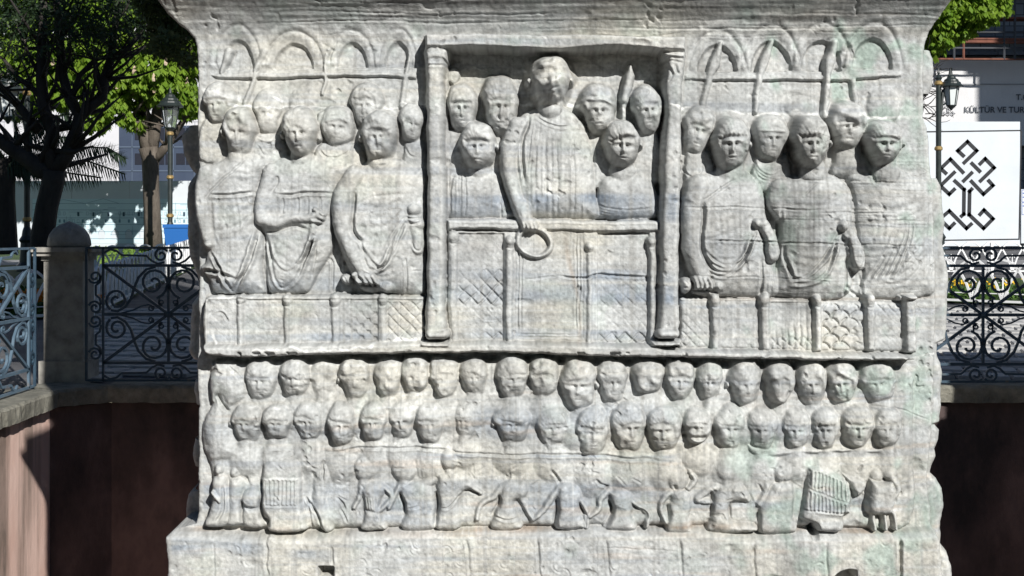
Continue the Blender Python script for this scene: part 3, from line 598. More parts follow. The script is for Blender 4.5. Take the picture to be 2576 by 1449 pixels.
dancer('K',0,0,0,[(830,440),(940,400),(1050,430),(1075,520),(1040,590),(960,610),(980,700),(1010,780),(1020,870),(740,870),(760,740),(800,640),(815,560)],[[(840,470,36),(760,560,34),(640,630,30),(600,760,28)],[(1020,580,34),(1080,680,30),(1135,775,24)]],label='worn dancer reaching for next hand')
groove('K',[(810,540),(815,610),(760,710),(745,760)],4,12,.1); groove('K',[(760,740),(880,768),(1000,760)],2.2,4,.7); groove('K',[(915,350),(905,400)],2.4,6)
dancer('K',0,0,0,[(1350,450),(1450,430),(1560,470),(1590,560),(1570,680),(1600,780),(1605,870),(1340,870),(1340,740),(1360,600)],[[(1370,480,34),(1290,600,34),(1220,700,30),(1150,765,24)],[(1570,590,32),(1630,690,28),(1625,850,24)]],label='dancer with both hands joined to neighbours')
groove('K',[(1340,580),(1355,660),(1330,760),(1335,860)],4.6,14,.1); groove('K',[(1300,310),(1350,370),(1385,440)],3,9,.2); groove('K',[(1555,600),(1600,700),(1635,740),(1612,870)],3,9,.2)
dancer('K',0,0,0,[(1830,510),(1950,480),(2050,520),(2080,600),(2060,720),(2090,870),(1790,872),(1830,750),(1870,670),(1850,600)],[[(1840,500,34),(1760,580,32),(1740,660,28),(1660,745,22)],[(2040,590,32),(2130,650,32),(2200,720,28),(2190,840,24)]])
groove('K',[(1825,590),(1870,680),(1830,780),(1785,870)],5,15,.1); groove('K',[(1725,390),(1770,440),(1830,465)],3,8,.2); blob('K',1828,470,12,14,-20,10,mass); groove('K',[(1826,462),(1832,482)],4,16,0); groove('K',[(2030,600),(2090,660),(2180,700),(2200,790)],2.8,7,.2)
o=dancer('L',125,360,110,[(90,480),(220,480),(260,600),(240,720),(270,860),(50,862),(40,760),(50,640),(70,560)],[[(70,490,34),(10,540,32),(-20,640,30),(30,760,26)],[(225,460,30),(290,380,30),(240,300,26)]])
groove('L',[(45,600),(60,680),(45,760)],4,12,.1); groove('L',[(100,420),(120,470)],4,9,.1)
o=dancer('L',585,290,112,[(520,430),(680,420),(760,480),(790,580),(620,600),(640,760),(830,780),(850,860),(420,862),(430,720),(450,560)],[[(490,440,34),(380,490,40),(310,560,34),(450,580,28)],[(690,430,34),(770,560,30)]],label='seated musician with round head',dep=36)
poly('L',[(720,260),(820,200),(880,300),(880,480),(830,590),(760,520),(700,400)],MB_-2,16,16,o,3); groove('L',[(440,480),(450,560),(430,680)],3.4,10,.1); groove('L',[(610,600),(610,770)],3.2,9,.2); groove('L',[(690,490),(730,530)],2.4,8,.1)
o=dancer('L',1085,310,100,[(1010,420),(1160,400),(1200,520),(1190,700),(1210,860),(880,862),(870,680),(900,560)],[[(940,440,34),(900,540,32),(870,590,28)],[(1040,560,36),(1140,640,30)]])
poly('L',[(960,200),(1010,190),(1020,380),(960,480),(900,400)],MB_-2,18,14,o,3); groove('L',[(870,670),(872,760),(875,860)],4,12,.1)
org=part('carved_organ',None,'slanting pipe organ, right'); poly('L',[(1300,255),(1450,262),(1600,330),(1680,400),(1695,560),(1690,690),(1640,700),(1620,850),(1400,862),(1370,800),(1330,780),(1255,740),(1262,660),(1285,500)],MB_,38,16,org,1)
for k_ in range(11): groove('L',[(1330+k_*34,300+k_*12),(1330+k_*34,440+k_*12)],2,3.4,.9,h=60,sm=False,taper=False); groove('L',[(1330+k_*34,500+k_*12),(1330+k_*34,655+k_*4)],2,3.4,.9,h=60,sm=False,taper=False)
poly('L',[(1620,320),(1700,345),(1780,350),(1840,420),(1800,500),(1740,540),(1700,480),(1660,400)],MB_,34,14,mus('arm gripping the organ'),3)
groove('L',[(1255,660),(1400,668),(1690,690)],2,4,.6,h=55,sm=False)
cu,cv=T('L',1348,830,10); w_=win(cu-16,cv-26,cu+16,cv+22); q_=np.hypot((UW[w_]-cu)/11,(VW[w_]-cv)/18); H[w_]-=46*np.clip(1.2-q_,0,1)**.5*(q_<1.2)
o=dancer('L',1915,330,66,[(1870,360),(2000,400),(2080,380),(2110,500),(2090,640),(2060,695),(1890,700),(1840,640),(1850,480)],[],label='stocky small figure at the right end',dep=50)
blob('L',2040,320,78,72,MB_,34,o); limb('L',[(2060,350,44),(2110,460,38),(2060,560,34)],22,34,o,3)
for x0 in (1895,1990,2075): limb('L',[(x0-10,680,26),(x0,760,22),(x0+6,820,24)],MB_-4,30,o,1)
groove('L',[(1995,365),(2025,385)],3.5,14,0,h=50); groove('L',[(1940,690),(1965,760),(1950,810)],3.4,10,0,h=40)
# ---- plinth carving
groove('J',[(500,940),(505,1100),(510,1297)],1.6,2.4,.3,h=30,sm=False)
for crop,x0,xs in (('J',975,(0,15,-5,20)),('K',500,(0,20,35,40)),('K',1165,(0,10,15,22)),('K',1800,(0,10,20,35)),('K',2500,(0,0,10,30)),('L',820,(0,-5,5,20)),('L',1470,(0,-10,5,15))):
    o=part('carved_post'); groove(crop,[(x0+xs[0],930),(x0+xs[1],1060),(x0+xs[2],1180),(x0+xs[3],1297)],3.0,5.5,.3,h=30)
    limb(crop,[(x0+45,960,40),(x0+55,1100,36),(x0+62,1320,38)],44,10,o,4)
groove('J',[(1598,1000),(1600,1100),(1605,1180)],3,7,.3,h=30); groove('L',[(2108,880),(2112,1000),(2112,1240),(2112,1340)],3.6,13,.2,h=30,sm=False)
for i_ in range(26):
    cx_=rng.uniform(520,2230); cy_=rng.uniform(1352,1450); rr_=rng.uniform(7,20); a0=rng.uniform(0,6.3)
    groove('V',[(cx_+rr_*math.cos(a0+k_*.5),cy_+rr_*math.sin(a0+k_*.5)) for k_ in range(7)],1.7,2.2,.6,h=30)
cu,cv=T('J',1545,1225,20); w_=win(cu-26,cv-18,cu+24,cv+20); q_=np.maximum(np.abs(UW[w_]-cu)/20,np.abs(VW[w_]-cv-2)/13); H[w_]-=58*np.clip((1-q_)*5,0,1)
cu,cv=T('L',1690,1290,20); w_=win(cu-62,cv-60,cu+62,cv+60); q_=np.hypot((UW[w_]-cu)/52,(VW[w_]-cv)/34); H[w_]-=85*np.clip((1-q_)*3,0,1)**.8
blob('L',1900,1200,150,200,44,14,idp)
# ---- faint grooves and cracks across everything
for q,dp,wd in ((((1860,608),(2080,612),(2180,615),(2360,618)),5,1.4),(((1765,605),(1980,612),(2050,614),(2140,616)),7,1.8),(((1715,523),(1950,524),(2010,530),(2080,528)),6,1.6),(((2050,537),(2150,538),(2260,534)),5,1.5),
    (((1890,552),(2080,556),(2260,566),(2360,566)),4,1.3),(((1400,694),(1460,697),(1480,694),(1520,688),(1640,697)),10,2.0),(((1320,702),(1400,696)),4,1.5),(((1900,448),(2100,455),(2340,462)),4,1.3),
    (((1715,695),(1900,698),(2100,703)),4,1.3),(((1700,1363+20),(1500,1370)),3,1.3)):
    groove('V',q,wd,dp,.3,h=30)
for i_ in range(30):
    x0=rng.uniform(1850,2250); y0=rng.uniform(400,760); groove('V',[(x0,y0),(x0+rng.uniform(50,200),y0+rng.uniform(-5,6))],1.2,rng.uniform(1.2,3),.3,h=30)
for i_ in range(26):
    x0=rng.uniform(420,2200); y0=rng.uniform(-30,85); ln=rng.uniform(120,600); groove('V',[(x0,y0),(x0+ln*.5,y0+rng.uniform(-5,8)),(x0+ln,y0+rng.uniform(-8,8))],rng.uniform(1.1,1.9),rng.uniform(1.5,4),.5,h=70)
for i_ in range(60):
    x0=rng.uniform(560,2250); y0=rng.uniform(1150,1300); a0=rng.uniform(0,3.1); ln=rng.uniform(10,34)
    groove('V',[(x0,y0),(x0+ln*math.cos(a0),y0+ln*math.sin(a0))],2.2,rng.uniform(1,3.2),.6,h=30)
# ---- weathering
NCR=fnoise(5,5,31); NPIT=fnoise(7,7,32); BED=fnoise(160,4.2,33); BED2=fnoise(60,3,34); N25=fnoise(26,26,35); N50=fnoise(55,55,36)
def blur(A,s):
    fy=np.fft.fftfreq(A.shape[0],STEP)[:,None]; fx=np.fft.rfftfreq(A.shape[1],STEP)[None,:]
    return np.fft.irfft2(np.fft.rfft2(A)*np.exp(-2*(np.pi*s)**2*(fx**2+fy**2)), s=A.shape)
H0=blur(H,1.15)
rough=np.clip(.5+.5*N50,0.1,1.5)
H1=H0+N25*.3*rough+NZ16*.24*rough+NZ8*.38*rough+NCR*.36
H1-=2.2*np.clip(NPIT*fnoise(40,40,37)-1.9,0,2.2)
topz=np.clip((100-V)/60,0,1); rightz=np.clip((U-1750)/200,0,1)*np.clip((V-380)/60,0,1)*np.clip((800-V)/60,0,1)
H1+=(BED*.8+BED2*.6)*(.16+1.1*topz+.55*rightz*.5)*.7
chip=np.clip(fnoise(30,14,38)-2.0,0,2); H1-=chip*5
# ---- outline, edges, side reliefs seen past the edges
SIDE=-190.0
def hv(pts,h):
    q=[T('V',a,b,h) for a,b in pts]; return q
outL=np.interp(vs_,[p[1] for p in hv([(0,300),(0,310),(452,335),(451,352),(455,385),(468,415),(478,430),(480,436),(467,460),(463,505),(463,590),(470,645),(482,675),(492,700),(494,735),(490,748),(475,765),(470,800),(470,862),(468,880),(474,893),(484,905),(497,906),(497,950),(485,958),(480,985),(486,1020),(497,1030),(497,1100),(482,1104),(478,1125),(477,1150),(484,1175),(497,1192),(497,1222),(480,1232),(466,1250),(460,1285),(459,1330)],SIDE)],
   [p[0] for p in hv([(600,300),(475,312),(452,335),(451,352),(455,385),(468,415),(476,430),(484,436),(467,460),(463,505),(463,590),(470,645),(482,675),(492,700),(495,735),(490,748),(475,765),(470,800),(470,862),(467,880),(474,893),(484,905),(600,906),(600,950),(485,958),(480,985),(486,1020),(600,1030),(600,1098),(482,1104),(478,1125),(477,1150),(484,1175),(600,1192),(600,1220),(480,1232),(466,1250),(460,1285),(459,1330)],SIDE)])
outL=np.where(vs_<T('V',0,314,SIDE)[1],9999,outL); outL=np.where(vs_>T('V',0,1336,SIDE)[1],9999,outL)
outR=np.interp(vs_,[p[1] for p in hv([(0,128),(0,131),(0,150),(0,185),(0,220),(0,243),(0,250),(0,390),(0,446),(0,449),(0,470),(0,524),(0,562),(0,610),(0,665),(0,705),(0,786),(0,851),(0,861),(0,893),(0,910),(0,936),(0,1000),(0,1020),(0,1057),(0,1062),(0,1078),(0,1100),(0,1124),(0,1143),(0,1168),(0,1185),(0,1199),(0,1224),(0,1270),(0,1319),(0,1362),(0,1381),(0,1418),(0,1449),(0,1520)],-70)],
   [p[0] for p in hv([(1,128),(2335,131),(2343,150),(2346,185),(2342,220),(2330,243),(1,250),(1,390),(1,446),(2352,449),(2360,470),(2368,524),(2372,562),(2368,610),(2376,665),(2381,705),(2378,786),(2375,851),(2354,861),(2354,893),(2361,910),(2365,936),(2363,1000),(2363,1020),(2357,1057),(2344,1062),(2357,1078),(2355,1100),(2347,1124),(2349,1143),(2338,1168),(2338,1185),(2354,1199),(2367,1224),(2367,1270),(2363,1319),(2363,1362),(2377,1381),(2387,1418),(2390,1449),(2392,1520)],-70)])
jag=(fnoise(200,30,41)[:, nu//2]*1.1+fnoise(200,6,43)[:, nu//2]*.35)[:,None]; jag2=(fnoise(200,34,42)[:, nu//2]*1.3+fnoise(200,6,44)[:, nu//2]*.4)[:,None]
EL=edgeL[:,None]+jag; ER=edgeR[:,None]+jag2
dl=U-EL; dr=ER-U
e=np.minimum(dl,dr); rr_=11
x=np.clip(1-e/rr_,0,1); H1-=rr_*.9*(1-np.sqrt(np.clip(1-x*x,0,1)))
# side lumps
oL=outL[:,None]+jag; oR=np.maximum(outR[:,None]+jag2,ER)
inL=(dl<0)&(U>oL); inR=(dr<0)&(U<oR)
tL=np.clip((U-oL)/26,0,1); bulL=SIDE-60+70*np.sqrt(np.clip(1-(1-tL)**2,0,1))
tR=np.clip((oR-U)/24,0,1); bulR=-70+48*np.sqrt(np.clip(1-(1-tR)**2,0,1))+N25*2
H1=np.where(inL,bulL+N25*2,H1); H1=np.where(inR,bulR,H1)
sideL=part('side_relief'); sideR=part('side_relief'); OWN[inL]=sideL; OWN[inR]=sideR
out=((dl<0)&~inL)|((dr<0)&~inR)
H1=np.where(out,-330,H1)
# keep a thin skirt of outside cells so that the edge wraps backwards
near=np.zeros_like(out)
for s_ in (1,2): near[:,s_:]|=~out[:,:-s_]; near[:,:-s_]|=~out[:,s_:]
keep=~out|near
# ------------------------------------------------------------ marble colour (mineral bands, lime, algae, mortar, soot: all fixed stains)
def ss(a,b,x): t=np.clip((x-a)/(b-a),0,1); return t*t*(3-2*t)
wv=V+BED*1.2+fnoise(260,40,51)*6+fnoise(60,14,52)*1.6
base=np.ones((nv,nu,3))*np.array([.50,.49,.465])
def mixc(col,m):
    global base
    m=np.clip(m,0,1)[...,None]; base=base*(1-m)+np.array(col)*m
cl1=fnoise(120,80,53); cl2=fnoise(45,30,54); 
mixc((.58,.525,.425),ss(-.1,1.5,cl1)*.7); mixc((.43,.42,.41),ss(.1,1.8,-cl1)*.55)
mixc((.60,.56,.50),ss(.6,1.8,cl2)*.35)
bands=[(500,13,1085,1720,.75),(525,20,1120,1720,.6),(545,10,1490,1720,.6),(690,15,1060,1720,.5),(748,20,1060,1720,.65),(722,8,1060,1720,.4),(800,7,1100,1500,.3),(838,10,500,1700,.45),
 (775,6,1740,2300,.3),(520,18,480,1070,.25),(600,6,480,1070,.25),(730,18,500,1070,.4),(1075,20,500,1130,.3),(1060,40,1180,1480,.45),(1035,18,1400,1700,.3),(1150,9,1037,1700,.5),(1225,14,500,1650,.45),
 (1262,18,500,1600,.45),(1295,8,700,1600,.3),(1372,22,430,700,.75),(1385,16,700,850,.6),(1395,8,1000,1500,.3),(1270,16,1700,2300,.35),(1350,12,2250,2400,.5),(1080,26,1700,2330,.3),(985,14,2150,2400,.3),(620,30,1720,2380,.25),(175,60,500,1070,.12)]
for c_,hw,a,b,s_ in bands:
    mixc((.22,.27,.345),np.exp(-((wv-c_)/hw)**4)*ss(a-30,a+30,U)*ss(b+30,b-30,U)*s_*(.85+.3*cl2))
mixc((.30,.32,.36),ss(.9,2.2,fnoise(240,9,55))*.45); mixc((.60,.55,.46),ss(1.0,2.2,fnoise(240,8,56))*.4)
orange=fnoise(110,8,57); mixc((.58,.42,.29),ss(.9,2.4,orange)*.38*(ss(960,1000,V)*.8+.15))
mixc((.40,.28,.19),np.exp(-((wv-1333)/9)**2)*ss(420,600,U)*(.35+.25*cl2)*1.1); mixc((.42,.33,.25),np.exp(-((wv-752)/5)**2)*ss(1720,1800,U)*.5)
drip=fnoise(2.6,110,58); drip2=fnoise(6,200,59); mixc((.30,.29,.27),ss(.8,2.4,drip)*.5*ss(60,130,V)); mixc((.66,.64,.60),ss(1.3,2.8,-drip)*.3)
mixc((.34,.32,.29),ss(.6,2.2,drip2)*.5); st_=fnoise(140,2.8,72); mixc((.36,.37,.38),ss(.7,2.2,st_)*.35); mixc((.62,.62,.61),ss(.8,2.4,-st_)*.35)
green=fnoise(60,40,60)+.7*fnoise(18,22,61); gz=ss(1720,1950,U)*.8+ss(300,180,V)*ss(500,560,U)*.25
mixc((.33,.42,.35),ss(.1,2.0,green)*gz*.8)
mixc((.40,.46,.39),ss(1.0,2.2,green)*.22)
# soot runs
def soot(u0,hw,v0,v1,s_,col=(.155,.15,.14)): mixc(col,np.exp(-((U+fnoise(30,90,62)*9-u0)/hw)**2)*ss(v0,v0+70,V)*ss(v1+60,v1,V)*s_*(.6+.4*ss(-1,1.3,drip)))
soot(1990,42,300,760,.72); soot(2030,16,430,760,.6); soot(1945,16,300,520,.35); soot(1860,26,330,440,.45); soot(1985,26,1100,1449,.42); soot(1945,30,890,1090,.40); soot(2065,30,900,1100,.32); soot(1965,22,750,900,.3); soot(2010,30,120,300,.2); soot(1720,10,400,900,.25); soot(1450,6,560,900,.5,(.38,.27,.18))
soot(2000,26,1360,1449,.5); soot(2085,14,1350,1449,.35); soot(2140,40,280,420,.25)
# cornice grime in beds
tz=ss(112,40,V+5*cl2); mixc((.27,.255,.235),tz*(.28+.15*cl1*.5)); mixc((.13,.115,.10),tz*ss(.1,1.8,fnoise(300,6,63))*.6); mixc((.50,.49,.46),tz*ss(.9,2.2,fnoise(300,9,64))*.5)
mixc((.16,.15,.13),tz*ss(.4,1.9,fnoise(80,16,65))*.45*ss(1000,1300,U)); mixc((.24,.30,.27),tz*ss(.3,1.7,fnoise(60,50,66))*.4)
# lichen and dark fine grain
mixc((.20,.19,.17),ss(1.3,2.8,NPIT)*.35); mixc((.68,.66,.62),ss(1.7,3,-NCR)*.35)
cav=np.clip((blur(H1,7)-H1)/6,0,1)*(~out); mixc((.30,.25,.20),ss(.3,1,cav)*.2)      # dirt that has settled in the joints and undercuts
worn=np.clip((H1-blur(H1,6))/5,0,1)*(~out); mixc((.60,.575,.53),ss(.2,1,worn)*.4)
fiss=np.abs(fnoise(90,22,73)); mixc((.20,.18,.155),ss(.035,.0,fiss)*ss(.3,1.2,fnoise(120,60,74))*.55)      # hairline fissures
crust=fnoise(50,36,75)+.5*NZ16; mixc((.23,.215,.19),ss(1.1,2.4,crust)*.22)
# mortar repair lines
def mortar(crop,pts,wd,s_=1.0,h=10):
    q=smooth_pts([T(crop,a,b,h) for a,b in pts],6); w_=win(min(a[0] for a in q)-12,min(a[1] for a in q)-12,max(a[0] for a in q)+12,max(a[1] for a in q)+12)
    d,_,_=segdist(U[w_]+NZ8[w_]*1.6,V[w_]+NZ8[w_]*2.2+NZ16[w_]*1.4,q); m=np.exp(-(d/(wd*(1+.35*NZ16[w_])))**4)*s_*np.clip(.75+.5*N25[w_],0,1)
    m=m[...,None]; base[w_]=base[w_]*(1-m)+np.array((.80,.77,.72))*m; H1[w_]+=m[...,0]*1.0
mortar('A',[(280,850),(380,870),(480,900),(600,920)],6); mortar('A',[(520,985),(640,992),(750,1000),(1040,1000)],3.2); mortar('A',[(930,920),(990,940)],3)
mortar('A',[(1050,1002),(1300,996),(1600,1000)],2,.7); mortar('A',[(1850,985),(1950,1000),(2080,1000)],4); mortar('A',[(2080,975),(2330,965)],2,.7); mortar('A',[(430,1130),(470,1160),(480,1220)],9,.9,60)
mortar('B',[(215,728),(300,738)],3); mortar('B',[(320,350),(600,370),(800,390),(1000,405)],4,.8); mortar('B',[(880,680),(960,690),(1100,705)],4.5); mortar('B',[(1250,690),(1330,690),(1480,700)],5)
mortar('B',[(480,920),(570,940),(690,950)],13,.6,60); mortar('B',[(2250,700),(2330,712),(2410,740),(2560,712)],4.5,1,60); mortar('B',[(1880,745),(1915,775)],6,.8)
mortar('C',[(120,680),(200,690),(270,718),(400,690),(560,710),(700,738),(860,752),(1060,752),(1200,756),(1430,765)],3.4); mortar('C',[(1480,770),(1520,780)],6); mortar('C',[(1780,790),(1950,795),(2150,785),(2370,792)],3.2)
mortar('G',[(660,532),(900,525),(1000,512),(1150,525),(1350,515),(1500,490),(1650,480),(1700,465),(1800,445),(2000,435)],3.2,1,60); mortar('G',[(350,70),(480,78)],4,.9,40); mortar('G',[(1950,522),(2100,545)],3,.8,60); mortar('G',[(300,370),(315,420),(340,470)],2.4,.8,40)
mortar('G',[(2020,435),(2130,452)],4,.8,80); mortar('G',[(550,965),(680,962)],3,.8); mortar('G',[(780,1005),(960,998)],3,.6,50); mortar('J',[(770,355),(1000,378),(1280,385)],4,.6,30); mortar('J',[(340,300),(345,440)],5,.7,0)
mortar('J',[(1300,380),(1320,480),(1360,560)],9,.5,20); mortar('H',[(2120,600),(2250,570),(2365,545)],2.2,.8,0); mortar('G',[(1900,885),(2100,890)],3,.5); mortar('I',[(640,612),(780,612)],4,.4,10)
base*= (1+.085*fnoise(3.5,3.5,67)+.055*fnoise(12,12,68))[...,None]
sat=base.mean(axis=2,keepdims=True); base=(sat+(base-sat)*.8)*np.array([.94,.99,1.03]); base*=.87*(1+.06*fnoise(70,70,71))[...,None]
base=np.clip(base,.03,.85)

stone=mat_new('weathered_marble',rough=.86,spec=.22); t=stone.node_tree; N=t.nodes; L=t.links; b=N['Principled BSDF']
at=N.new('ShaderNodeAttribute'); at.attribute_name='stain'; tc=N.new('ShaderNodeTexCoord')
n1=N.new('ShaderNodeTexNoise'); n1.inputs['Scale'].default_value=90; n1.inputs['Detail'].default_value=8; n1.inputs['Roughness'].default_value=.75
L.new(tc.outputs['Object'],n1.inputs['Vector'])
mr=N.new('ShaderNodeMapRange'); mr.inputs['From Min'].default_value=.25; mr.inputs['From Max'].default_value=.75; mr.inputs['To Min'].default_value=.82; mr.inputs['To Max'].default_value=1.17
L.new(n1.outputs[0],mr.inputs['Value']); mx=N.new('ShaderNodeMix'); mx.data_type='RGBA'; mx.blend_type='MULTIPLY'; mx.inputs['Factor'].default_value=1
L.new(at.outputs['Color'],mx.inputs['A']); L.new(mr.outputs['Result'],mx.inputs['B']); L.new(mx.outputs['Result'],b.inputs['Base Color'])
n2=N.new('ShaderNodeTexNoise'); n2.inputs['Scale'].default_value=160; n2.inputs['Detail'].default_value=6; L.new(tc.outputs['Object'],n2.inputs['Vector'])
bp=N.new('ShaderNodeBump'); bp.inputs['Strength'].default_value=.55; bp.inputs['Distance'].default_value=.0035; L.new(n2.outputs[0],bp.inputs['Height']); L.new(bp.outputs[0],b.inputs['Normal'])

ZF=-2.9
ped=empty('carved_pedestal',(.2,PY+1.5,ZF)); tag(ped,'massive carved marble monument base covered with relief figures, in the middle of the sunken pit','monument base')
X3=(U-CX)/S; Z3=EYE+(HY-V)/S; Y3=PY-H1/S
co=np.stack([X3-.2,Y3-(PY+1.5),Z3-ZF],axis=2).reshape(-1,3).astype(np.float32)
gy,gx=np.gradient(H1,STEP); nrm=np.stack([-gx,-np.ones_like(gx),gy],axis=2); nrm/=np.linalg.norm(nrm,axis=2,keepdims=True); nrm=nrm.reshape(-1,3).astype(np.float32)
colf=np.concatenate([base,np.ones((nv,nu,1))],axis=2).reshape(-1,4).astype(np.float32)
idx=np.arange(nv*nu).reshape(nv,nu)
a=idx[:-1,:-1].ravel(); bq=idx[:-1,1:].ravel(); c=idx[1:,1:].ravel(); d=idx[1:,:-1].ravel()
K=keep.ravel(); ok=K[a]&K[bq]&K[c]&K[d]&~(out.ravel()[a]&out.ravel()[bq]&out.ravel()[c]&out.ravel()[d])
quads=np.stack([a,d,c,bq],axis=1)
best=np.argmax(H1.ravel()[quads],axis=1); FO=np.where(ok,OWN.ravel()[quads[np.arange(len(quads)),best]],-1).reshape(nv-1,nu-1)
def components(F):
    lab=np.arange(F.size).reshape(F.shape); sh=F[:,1:]==F[:,:-1]; sv=F[1:]==F[:-1]
    for _ in range(400):
        old=lab.copy()
        m_=np.where(sh,np.minimum(lab[:,1:],lab[:,:-1]),lab[:,1:]); lab[:,1:]=np.minimum(lab[:,1:],m_); m_=np.where(sh,np.minimum(lab[:,1:],lab[:,:-1]),lab[:,:-1]); lab[:,:-1]=m_
        m_=np.where(sv,np.minimum(lab[1:],lab[:-1]),lab[1:]); lab[1:]=m_; m_=np.where(sv,np.minimum(lab[1:],lab[:-1]),lab[:-1]); lab[:-1]=m_
        f=lab.ravel(); f=f[f]; f=f[f]; lab=f.reshape(F.shape)
        if (old==lab).all(): break
    return lab
lab=components(FO); ct=np.bincount(lab.ravel(),minlength=FO.size); small=(ct[lab]<150)&(FO>=0)
for _ in range(60):
    if not small.any(): break
    for ax,s_ in ((1,1),(1,-1),(0,1),(0,-1)):
        nb_=np.roll(FO,s_,ax); ns=np.roll(small,s_,ax); t_=small&~ns&(nb_>=0); FO[t_]=nb_[t_]; small[t_]=False
fk=(FO>=0).ravel(); quads=quads[fk]; fown=FO.ravel()[fk]
cnt=np.bincount(fown,minlength=len(PARTS))
order=np.argsort(fown,kind='stable'); quads=quads[order]; fown=fown[order]
starts=np.searchsorted(fown,np.arange(len(PARTS)+1))
def islands(q):
    """separate pieces of one owner; crumbs stay with the largest piece"""
    uq,inv=np.unique(q,return_inverse=True); inv=inv.reshape(q.shape); lab=np.arange(len(uq))
    for _ in range(200):
        old=lab.copy(); mn=lab[inv].min(axis=1)
        for k in range(4): np.minimum.at(lab,inv[:,k],mn)
        lab=lab[lab]
        if (old==lab).all(): break
    fl=lab[inv[:,0]]; ids,ct=np.unique(fl,return_counts=True); od=np.argsort(-ct); big=[ids[k] for k in od if ct[k]>20][:60] or [ids[od[0]]]
    res=[q[fl==k] for k in big]; small=~np.isin(fl,big)
    if small.any(): res[0]=np.concatenate([res[0],q[small]])
    return res
def relief_mesh(name,q,par):
    uq,inv=np.unique(q,return_inverse=True); inv=inv.reshape(q.shape)
    me=bpy.data.meshes.new(name)
    me.vertices.add(len(uq)); me.vertices.foreach_set('co',co[uq].ravel())
    me.loops.add(inv.size); me.loops.foreach_set('vertex_index',inv.astype(np.int32).ravel())
    me.polygons.add(len(inv)); me.polygons.foreach_set('loop_start',np.arange(0,inv.size,4,dtype=np.int32)); me.polygons.foreach_set('use_smooth',np.ones(len(inv),dtype=bool))
    ca=me.color_attributes.new('stain','FLOAT_COLOR','POINT'); ca.data.foreach_set('color',colf[uq].ravel())
    me.update(calc_edges=True); me.normals_split_custom_set_from_vertices(nrm[uq])
    return link_mesh(name,me,stone,par)
objs={}
for i,pinfo in enumerate(PARTS):
    q=quads[starts[i]:starts[i+1]]
    if len(q)<6: 
        if len(q) and False: pass
        if not any(p['parent']==i for p in PARTS): continue
    if len(q)==0:
        continue
    par=ped
    if pinfo['parent'] is not None and pinfo['parent'] in objs: par=objs[pinfo['parent']]
    for n_,qq in enumerate(islands(q)):
        o=relief_mesh(pinfo['name'],qq,par)
        if n_==0: objs[i]=o
    if pinfo['label']: o['label']=pinfo['label']
del co,nrm,colf,quads
# the block behind the relief
stone2=noisy('marble_block',[(.3,(.36,.35,.33)),(.5,(.45,.42,.38)),(.7,(.50,.48,.44))],scale=3,bump=.4,bscale=30,stretch=(1,1,2.5),bdist=.02)
def profile_block(name,prof,y0,y1,mat):   # prof: (z, half width) measured from the centre line
    m=MB(); cx=.2-.2
    vs=[]; n=len(prof)
    for z,hw in prof: vs += [(cx-hw,y0-(hw-1.42)*0,z),(cx+hw,y0,z),(cx+hw,y1+(hw-1.42),z),(cx-hw,y1+(hw-1.42),z)]
    fs=[]
    for i in range(n-1):
        for k in range(4): fs.append((i*4+k,i*4+(k+1)%4,(i+1)*4+(k+1)%4,(i+1)*4+k))
    fs.append((3,2,1,0)); fs.append(tuple((n-1)*4+k for k in range(4))); m.add(vs,fs); return m.build(name,mat,ped)
zc=lambda v: EYE+(HY-v)/S-ZF
profile_block('inner_block',[(0.02,1.48),(zc(1340),1.48),(zc(1322),1.40),(zc(900),1.40),(zc(110),1.42),(zc(60),1.46),(zc(0),1.53),(zc(-33),1.56)],-1.5+.16,1.5,stone2)
cap=MB(); cap.box((-1.62,-1.63,zc(-34)-.004),(1.60,1.62,zc(-34)+.12)); cap.build('top_slab',stone2,ped)
gran=noisy('red_granite',[(.35,(.30,.22,.19)),(.55,(.42,.33,.29)),(.7,(.33,.25,.22))],scale=30,bump=.3,bscale=60)
bronze=noisy('green_bronze',[(.4,(.10,.13,.10)),(.6,(.20,.24,.18))],scale=20,metal=.6,rough=.5)
zt=EYE+(HY+34)/S+.12
ob=empty('granite_obelisk',(.2,PY+1.5,zt)); tag(ob,'tapering granite obelisk standing on bronze cubes above the carved base','obelisk')
for sx in(-1,1):
    for sy in(-1,1):
        m=MB(); m.box((sx*.98-.3,sy*.98-.3,0),(sx*.98+.3,sy*.98+.3,.25)); m.build('bronze_cube',bronze,ob)
m=MB(); z1=11; vs=[(-1.47,-1.46,.25),(1.5,-1.46,.25),(1.5,1.46,.25),(-1.47,1.46,.25),(-1.15,-1.15,z1),(1.15,-1.15,z1),(1.15,1.15,z1),(-1.15,1.15,z1),(0,0,z1+1.6)]
m.add(vs,[(3,2,1,0),(0,1,5,4),(1,2,6,5),(2,3,7,6),(3,0,4,7),(4,5,8),(5,6,8),(6,7,8),(7,4,8)]); m.build('shaft',gran,ob)
